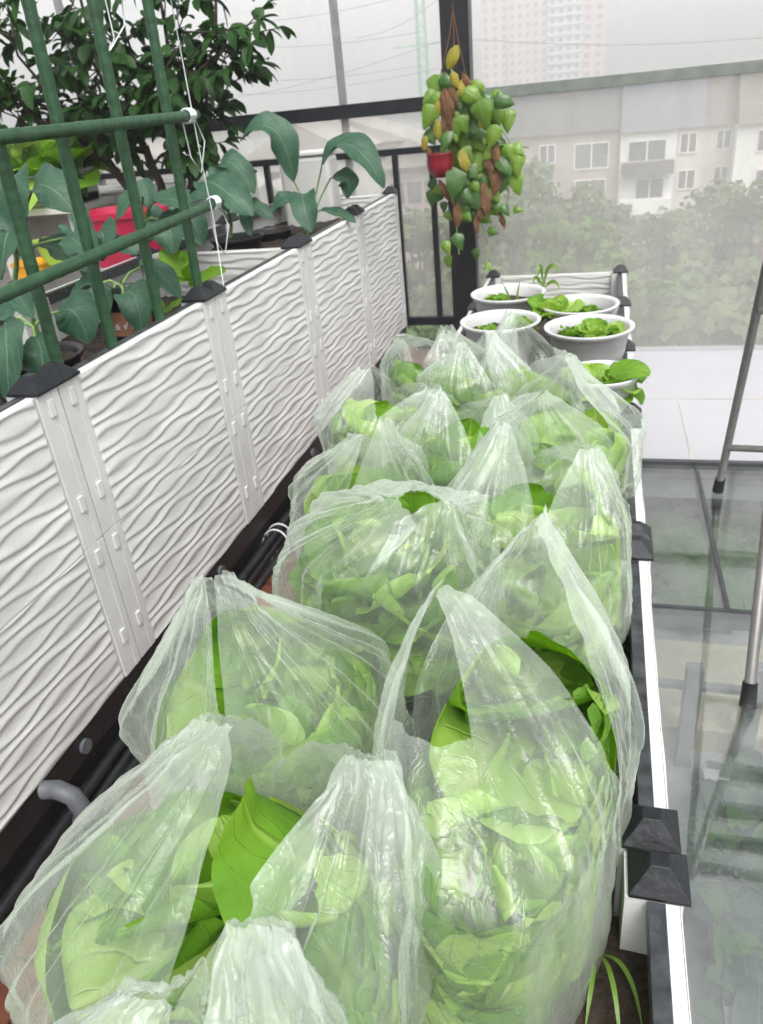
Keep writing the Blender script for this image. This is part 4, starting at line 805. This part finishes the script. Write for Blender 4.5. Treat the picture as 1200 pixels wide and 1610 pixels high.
# ------------------------------------------------------------------ hanging vine
HY = 3.92
hp = empty('hanging_plant', atY(735, 130, HY), 'hanging vine in a red pot with green, yellow and withered leaves', 'hanging plant')
H0 = hp.location; rg = random.Random(4)
pc = atY(692, 256, HY - .10); q = MB(); q.lathe([(0, -.065), (.03, -.062), (.055, -.035), (.062, .0), (.060, .035), (.064, .04), (.058, .043), (.05, .03)], 32, pc); shift(q, H0).build('pot', M['redpot'], hp, True)
q = MB()
for u0, u1 in ((706, 690), (714, 712), (720, 735)): q.tube([atY(712, -10, HY), atY(712, 15, HY), atY(u0, 60, HY), atY(u1, 130, HY), atY(u1, 225, HY)], .0025, 5)
shift(q, H0).build('hanger_cord', M['bleaf'], hp, True)
q = MB(); vines = [[(712, 150), (760, 160), (800, 220), (812, 290), (790, 300)], [(730, 200), (770, 260), (800, 300), (795, 350)], [(720, 250), (750, 330), (768, 380), (765, 430)], [(700, 200), (715, 330), (722, 400)], [(712, 120), (706, 90), (716, 70)], [(740, 230), (790, 228), (832, 232)], [(765, 380), (785, 345), (790, 320)]]
for vn in vines: q.tube([atY(u, v, HY - .05) for u, v in vn], .0028, 5)
shift(q, H0).build('vines', M['stalk'], hp, True)
gl, gd, yl, bl = MB(), MB(), MB(), MB()
def vleaf(mb, u, v, L, ang, Y, wd=.8, shape='heart', ruf=0, seed=0):
    L *= rg.uniform(.9, 1.3); c = atY(u, v, Y); d = np.array([math.sin(ang), rg.uniform(-.35, .1), -math.cos(ang)]); d = nrm(d)
    p0 = c - d * L * .5; leaf(mb, p0, c + [0, -.02 * L / .09, 0.004], c + d * L * .5, L * wd, (rg.uniform(-.3, .3), -1, rg.uniform(-.1, .5)), cup=-.25 + rg.uniform(-.25, .15), ruf=max(ruf, .025), freq=1.6, nv=16, nu=5, shape=shape, seed=seed)
big = [(683, 137, .10, .3), (705, 132, .10, .9), (675, 185, .09, -.2), (712, 200, .10, .2), (728, 178, .09, .3), (745, 150, .09, 1.2), (765, 160, .10, .6), (780, 178, .10, .2), (798, 190, .09, .1), (700, 220, .10, -.2), (722, 215, .10, .5),
       (755, 200, .09, .4), (775, 215, .09, -.2), (752, 250, .13, 0), (772, 255, .13, .1), (716, 250, .11, .0), (716, 290, .14, .1), (747, 290, .13, .3), (735, 270, .09, -.3), (790, 230, .08, .2), (812, 260, .09, -.4), (795, 262, .08, .1), (812, 290, .09, -.1), (800, 240, .06, .8),
       (730, 320, .08, .2), (705, 340, .06, .2), (722, 380, .07, .0), (702, 390, .06, .6), (705, 412, .05, .1), (748, 400, .05, .1), (775, 365, .06, 1.0), (795, 330, .06, .5), (815, 330, .05, .9), (690, 300, .06, .4), (760, 232, .1, .3), (740, 225, .09, 0), (765, 290, .09, .2), (690, 160, .08, .4),
       (768, 420, .05, .3), (745, 175, .1, .2), (735, 150, .09, 1.4), (793, 160, .08, .9), (760, 180, .11, .2), (815, 235, .06, .5), (678, 216, .08, .1)]
for k, (u, v, L, a) in enumerate(big): vleaf(gl if k % 5 in (0, 2, 3) else gd, u, v, L, a + rg.uniform(-.55, .55), HY - rg.uniform(.02, .14), seed=k)
for k in range(105):
    u = rg.gauss(742, 26); v = rg.uniform(135, 345); vleaf(rg.choice((gl, gl, gl, gd, gd)), u, v, rg.uniform(.045, .10), rg.uniform(-1.1, 1.1), HY + rg.uniform(-.12, .05), seed=k + 60)
for k, (u, v, L, a) in enumerate([(716, 125, .07, .3), (690, 172, .08, -.5), (668, 225, .06, -.2), (760, 190, .07, .2), (730, 252, .08, .3), (712, 90, .08, -.5), (690, 205, .07, 0), (728, 140, .07, .2)]): vleaf(yl, u, v, L, a, HY - .12, .5, 'oval', .05, k)
for k, (u, v, L, a) in enumerate([(705, 180, .20, .1), (712, 150, .12, .2), (677, 246, .07, .3), (778, 240, .12, .1), (782, 280, .13, -.2), (765, 310, .15, .1), (755, 330, .10, .2), (720, 335, .14, .0), (750, 352, .10, .0), (735, 130, .09, .5), (700, 300, .09, .5), (790, 345, .08, .3), (770, 265, .1, .3)]): vleaf(bl, u, v, L, a, HY - .11, .30, 'oval', .16, k)
shift(gl, H0).build('light_leaves', M['pothos'], hp, True); shift(gd, H0).build('dark_leaves', M['pothos_dark'], hp, True); shift(yl, H0).build('yellow_leaves', M['yleaf'], hp, True); shift(bl, H0).build('withered_leaves', M['bleaf'], hp, True)

# ------------------------------------------------------------------ far buildings
q = MB(); n = 60; X, Y = np.meshgrid(np.linspace(-400, 400, n), np.linspace(6, 600, n)); q.grid(np.stack([X, Y, -20.5 + .8 * vnoise(np.stack([X / 25, Y / 25, X * 0], -1))], -1)); tag(q.build('ground', M['ground']), kind='structure')
slab('building_below', -8, 4.5, -1.9, 4.19, -20.6, -2.26, M['bbeige'])
def bldg(name, label, uL, uR, Y, ztop, zbot, depth, m, wins, roof=None, extra=None, vref=240):
    x0, x1 = atY(uL, vref, Y)[0], atY(uR, vref, Y)[0]; par = empty(name, ((x0 + x1) / 2, Y + depth / 2, zbot), label, 'building'); zt = atY((uL + uR) / 2, ztop, Y)[2]
    q = MB(); q.box(x0, x1, Y, Y + depth, zbot, zt); shift(q, par.location).build('wall', m, par)
    for (u0, u1, v0, v1) in wins:
        a = atY(u0, v0, Y); b_ = atY(u1, v1, Y); q = MB(); t = .10; X0, X1, Z1, Z0 = a[0], b_[0], a[2], b_[2]
        for (c0, c1, d0, d1) in ((X0 - t, X1 + t, Z1, Z1 + t), (X0 - t, X1 + t, Z0 - t, Z0), (X0 - t, X0, Z0, Z1), (X1, X1 + t, Z0, Z1), ((X0 + X1) / 2 - .06, (X0 + X1) / 2 + .06, Z0, Z1)): q.box(c0, c1, Y - .12, Y - .004, d0, d1)
        w_ = shift(q, par.location).build('window', M['bwhite'], par); q = MB(); q.box(X0, X1, Y - .06, Y - .005, Z0, Z1); shift(q, par.location).build('pane', M['glassdark'], w_)
    if roof:
        rm, vtop = roof; zr = atY((uL + uR) / 2, vtop, Y)[2]; q = MB(); o_ = .4; zt += .01
        v = [(x0, Y - o_, zt), (x1, Y - o_, zt), (x1, Y + depth, zt), (x0, Y + depth, zt), (x0, Y + 2.5, zr), (x1, Y + 2.5, zr), (x1, Y + depth - 2.5, zr), (x0, Y + depth - 2.5, zr)]
        q.add(v, [(4, 5, 6, 7), (0, 1, 5, 4), (1, 2, 6, 5), (2, 3, 7, 6), (3, 0, 4, 7), (0, 3, 2, 1)]); shift(q, par.location).build('roof', M[rm], par)
    return par, x0, x1, Y
bldg('apartment_building', 'grey roofed block with pinkish walls left of the white block', 690, 974, 76, 215, -21, 12, M['bpink'], [(905, 955, 228, 262), (850, 872, 230, 255), (785, 815, 236, 258), (905, 950, 285, 312), (850, 870, 290, 312), (725, 745, 245, 270)], ('slate', 150))
bp_, bx0, bx1, bY = bldg('apartment_building', 'white block with balcony and blue grey slate roof in the middle', 975, 1062, 75, 206, -21, 12, M['bwhite'], [(990, 1045, 224, 250), (1001, 1041, 283, 311), (1003, 1040, 345, 370)], ('slateblue', 128))
for (v0, v1, mm, nm) in ((254, 274, M['slate'], 'awning'), (312, 334, M['bwhite'], 'balcony')):
    a = atY(1000, v0, 75)[2]; b_ = atY(1000, v1, 75)[2]; q = MB(); q.box(bx0 + .2, bx1 - .1, 73.6, 74.99, b_, a); shift(q, bp_.location).build(nm, mm, bp_)
bldg('apartment_building', 'cream side block with small dark windows right of the balcony block', 1062, 1106, 77, 200, -21, 12, M['bbeige'], [(1072, 1093, 211, 238), (1068, 1090, 269, 295), (1063, 1085, 333, 358)], ('slateblue', 120))
bldg('apartment_building', 'beige block with narrow white framed windows and tan roof', 1106, 1156, 78, 196, -21, 12, M['bbeige'], [(1129, 1147, 206, 232), (1124, 1141, 263, 290), (1120, 1137, 318, 345)], ('tan', 112))
bldg('apartment_building', 'pale block with a rounded balcony at the right edge', 1156, 1320, 76, 190, -21, 12, M['bwhite'], [(1194, 1215, 205, 235), (1190, 1212, 268, 290), (1240, 1270, 205, 235)], ('tan', 100))
# tower
TY = 345.; tx0, tx1 = atY(757, 70, TY)[0], atY(950, 70, TY)[0]
tw = empty('residential_tower', ((tx0 + tx1) / 2, TY + 10, -21), 'tall pink and white residential tower fading in the mist', 'tower')
segs = [(757, 800, 'towerp', 0), (800, 836, 'towerp', 1.5), (836, 862, 'towerp', 0), (862, 915, 'towerw', 1.5), (915, 950, 'towerp', 0)]
for (u0, u1, mm, dp) in segs:
    a, b_ = atY(u0, 70, TY)[0], atY(u1, 70, TY)[0]; q = MB(); q.box(a, b_ - .02, TY - dp, TY + 20, -21, 62); shift(q, tw.location).build('wall', M[mm], tw)
nwin = 0; rest = MB()
for fl in range(26):
    zc = -16 + fl * 3.05
    for (u0, u1, mm, dp) in segs:
        a, b_ = atY(u0, 70, TY)[0], atY(u1, 70, TY)[0]; k = max(2, round((b_ - a) / 3.3)); st = (b_ - a) / k
        for j in range(k):
            X0 = a + st * j + st * .25; Y0 = TY - dp; box = (X0, X0 + st * .5, Y0 - .06, Y0 - .005, zc, zc + 1.6)
            if 5 <= fl <= 11 and nwin < 100: q = MB(); q.box(*box); shift(q, tw.location).build('window', M['towerg'], tw); nwin += 1
            else: rest.box(*box)
        if mm == 'towerw': rest_b = None
o = shift(rest, tw.location).build('window_rows', M['towerg'], tw); o['kind'] = 'stuff'
q = MB()
for fl in range(26): a, b_ = atY(862, 70, TY)[0], atY(915, 70, TY)[0]; q.box(a, b_, TY - 2.6, TY - 1.6, -16.8 + fl * 3.05, -16 + fl * 3.05)
o = shift(q, tw.location).build('balcony_rows', M['towerw'], tw); o['kind'] = 'stuff'
# low houses on the left
def house(label, u0, u1, vt, vr, Y, d=9, m=M['bpink']):
    a, b_ = atY(u0, vt, Y), atY(u1, vt, Y); zt = (a[2] + b_[2]) / 2; zr = atY((u0 + u1) / 2, vr, Y)[2]; par = empty('house', ((a[0] + b_[0]) / 2, Y, -21), label, 'house')
    q = MB(); q.box(a[0], b_[0], Y, Y + d, -21, zt); shift(q, par.location).build('wall', m, par); o_ = .6; X0, X1 = a[0] - o_, b_[0] + o_; mx = (X0 + X1) / 2
    q = MB(); q.add([(X0, Y - o_, zt), (X1, Y - o_, zt), (mx, Y - o_, zr), (X0, Y + d, zt), (X1, Y + d, zt), (mx, Y + d, zr)], [(0, 1, 2), (3, 5, 4), (0, 2, 5, 3), (1, 4, 5, 2), (0, 3, 4, 1)]); shift(q, par.location).build('roof', M['houseroof'], par)
    for k in range(3):
        X = a[0] + (b_[0] - a[0]) * (.22 + .28 * k); q = MB(); q.box(X - .5, X + .5, Y - .08, Y - .005, zt - 2.4, zt - 1); shift(q, par.location).build('window', M['glassdark'], par)
house('pale gabled house seen between the black rails on the left', 395, 545, 245, 190, 62, m=M['bwhite'])
house('pinkish house with a wide gable behind the leafy plant', 455, 640, 228, 185, 80)
house('pale low house at the far left under the black rail', 100, 330, 285, 225, 66, m=M['bwhite'])
house('pink walled house behind the thin black posts', 600, 700, 262, 215, 58)
house('low pinkish house lower left of the thin posts', 380, 480, 330, 285, 48)
# pylon and wires
pl = empty('pylon', (atY(663, 60, 150)[0], 150, -20), 'thin pale green lattice pylon in the mist', 'pylon')
pm = mat('pylon_paint', (.20, .42, .32), .6)
for s in ((-1, -1), (1, -1), (1, 1), (-1, 1)): q = MB(); q.tube([(s[0] * .9, s[1] * .9, 0), (s[0] * .55, s[1] * .55, 50)], .12, 6); q.build('leg', pm, pl)
q = MB()
for k in range(22):
    z = k * 2.2; r = .9 - k * .015
    for s in ((-1, -1, 1, -1), (1, -1, 1, 1), (1, 1, -1, 1), (-1, 1, -1, -1)): q.tube([(s[0] * r, s[1] * r, z), (s[2] * r, s[3] * r, z + 2.2)], .07, 4)
for z in (27, 34): q.tube([(-5, 0, z), (5, 0, z)], .12, 6)
o = q.build('lattice', pm, pl)
for k, (u0, v0, u1, v1, Y) in enumerate(((300, 70, 665, 50, 148), (300, 122, 665, 103, 148), (300, 165, 690, 65, 148), (300, 150, 690, 108, 148), (740, 62, 1300, 50, 148), (560, 60, 700, -10, 148), (310, 40, 690, -20, 148))):
    a = atY(u0, v0, Y); b_ = atY(u1, v1, Y); t = np.linspace(0, 1, 16)[:, None]; pts = a + (b_ - a) * t - np.array([0, 0, 1]) * 1.2 * np.sin(np.pi * t)
    q = MB(); q.tube(pts, .045, 5); tag(q.build('power_line', M['bar'], None), ('upper left wire ending at the pylon top', 'middle left wire just above the citrus leaves', 'steep wire rising left of the column', 'lowest left wire above the black rail', 'wire right of the column crossing in front of the tower', 'short steep wire left of the column top', 'highest wire at the top left')[k], 'power line', 'power lines in the sky')

# ------------------------------------------------------------------ far trees
rg = random.Random(9)
def far_tree(label, u, v, Y, hh, rad, m, n=5200, ls=.40):
    top = atY(u, v, Y); base = np.array([top[0], Y, -20.]); H = top[2] + 20; par = empty('tree', base, label, 'tree', 'misty trees beyond the glass')
    q = MB(); c0 = np.array([0, 0, H * .45]); q.tube([(0, 0, 0), (.1, 0, H * .3), c0, (0, .1, H * .8)], [.35, .28, .2, .06], 8)
    cl = []
    for k in range(26):
        a = rg.uniform(0, 6.28); el = rg.uniform(-.35, 1); rr_ = rad * rg.uniform(.35, .92) * math.sqrt(max(.1, 1 - max(0, el) ** 2 * .85)); zc = H - hh / 2 + el * hh * .44
        c = np.array([rr_ * math.cos(a), rr_ * math.sin(a), zc]); cl.append((c, rad * rg.uniform(.2, .38))); q.tube([c0 * .9, c0 * .5 + c * .5, c], [.12, .08, .03], 5, False)
    q.build('trunk', M['bark'], par, True); q = MB()
    for k in range(n):
        c, r = rg.choice(cl); d = nrm(np.array([rg.gauss(0, 1) for _ in range(3)])); p = c + d * r * rg.uniform(.5, 1.1) * np.array([1, 1, .75]); t = nrm(np.array([rg.gauss(0, 1), rg.gauss(0, 1), rg.gauss(-.3, .5)])); s = nrm(np.cross(t, d)) * ls * .5; L = t * ls * rg.uniform(.7, 1.4)
        q.add([p - s * .2, p + L * .5 + s, p + L, p + L * .5 - s], [(0, 1, 2, 3)], [(0, 0), (1, .5), (0, 1), (-1, .5)])
    q.build('crown', m, par)
for a in ((845, 255, 46, 11, 4.2, M['tree1'], 'broad misty tree in front of the grey roofed block'), (770, 300, 42, 9, 3.6, M['tree1'], 'misty tree just right of the black column'), (895, 345, 30, 7, 2.3, M['tree2'], 'small bright green tree between the misty trees'),
          (1040, 330, 44, 10, 3.8, M['tree1'], 'misty tree under the white balcony'), (1170, 280, 46, 11, 4.0, M['tree1'], 'tall misty tree at the right edge'), (955, 320, 50, 9, 3.4, M['tree1'], 'misty tree below the big windows'),
          (1110, 400, 34, 8, 3.4, M['tree1'], 'low misty tree near the ladder'), (1000, 430, 28, 7, 3.0, M['tree2'], 'low green tree behind the end planter'), (1200, 410, 30, 8, 3.2, M['tree1'], 'low misty tree beyond the right glass edge'),
          (660, 330, 40, 9, 3.0, M['tree1'], 'misty tree behind the thin black posts'), (860, 420, 26, 7, 3.0, M['tree1'], 'low misty tree behind the white pots'), (1100, 480, 22, 6, 3.0, M['tree1'], 'lowest misty tree near the white ledge'), (740, 430, 26, 6, 2.6, M['tree1'], 'low misty tree behind the black column'), (560, 330, 36, 6, 2.6, M['tree1'], 'misty tree behind the container')):
    far_tree(a[6], a[0], a[1], a[2], a[3], a[4], a[5])
q = MB()
for k in range(16000):
    X = rg.uniform(-16, 22); Y = rg.uniform(12, 60); Z = -20 + rg.uniform(0, 2.2) * (.3 + vnoise(np.array([X / 4 + 50, Y / 4, 1.]))); p = np.array([X, Y, Z]); t = nrm(np.array([rg.gauss(0, 1), rg.gauss(0, 1), abs(rg.gauss(0, 1))])); s = nrm(np.cross(t, [0, 0, 1.])) * .18
    q.add([p, p + t * .2 + s, p + t * .5, p + t * .2 - s], [(0, 1, 2, 3)], [(0, 0), (1, .5), (0, 1), (-1, .5)])
tag(q.build('shrubbery', M['tree1']), 'low shrubs covering the ground between the trees', 'shrubs', kind='stuff')

# ------------------------------------------------------------------ haze
q = MB(); q.box(-200, 200, -20, 420, -22, 64)
hm = bpy.data.materials.new('haze_air'); hm.use_nodes = True; nt = hm.node_tree; nt.nodes.remove(nt.nodes['Principled BSDF'])
pv = nt.nodes.new('ShaderNodeVolumePrincipled'); pv.inputs['Color'].default_value = (.99, .99, 1, 1); pv.inputs['Density'].default_value = .0032
nt.links.new(pv.outputs[0], nt.nodes['Material Output'].inputs['Volume'])
tag(q.build('haze', hm), kind='stuff')
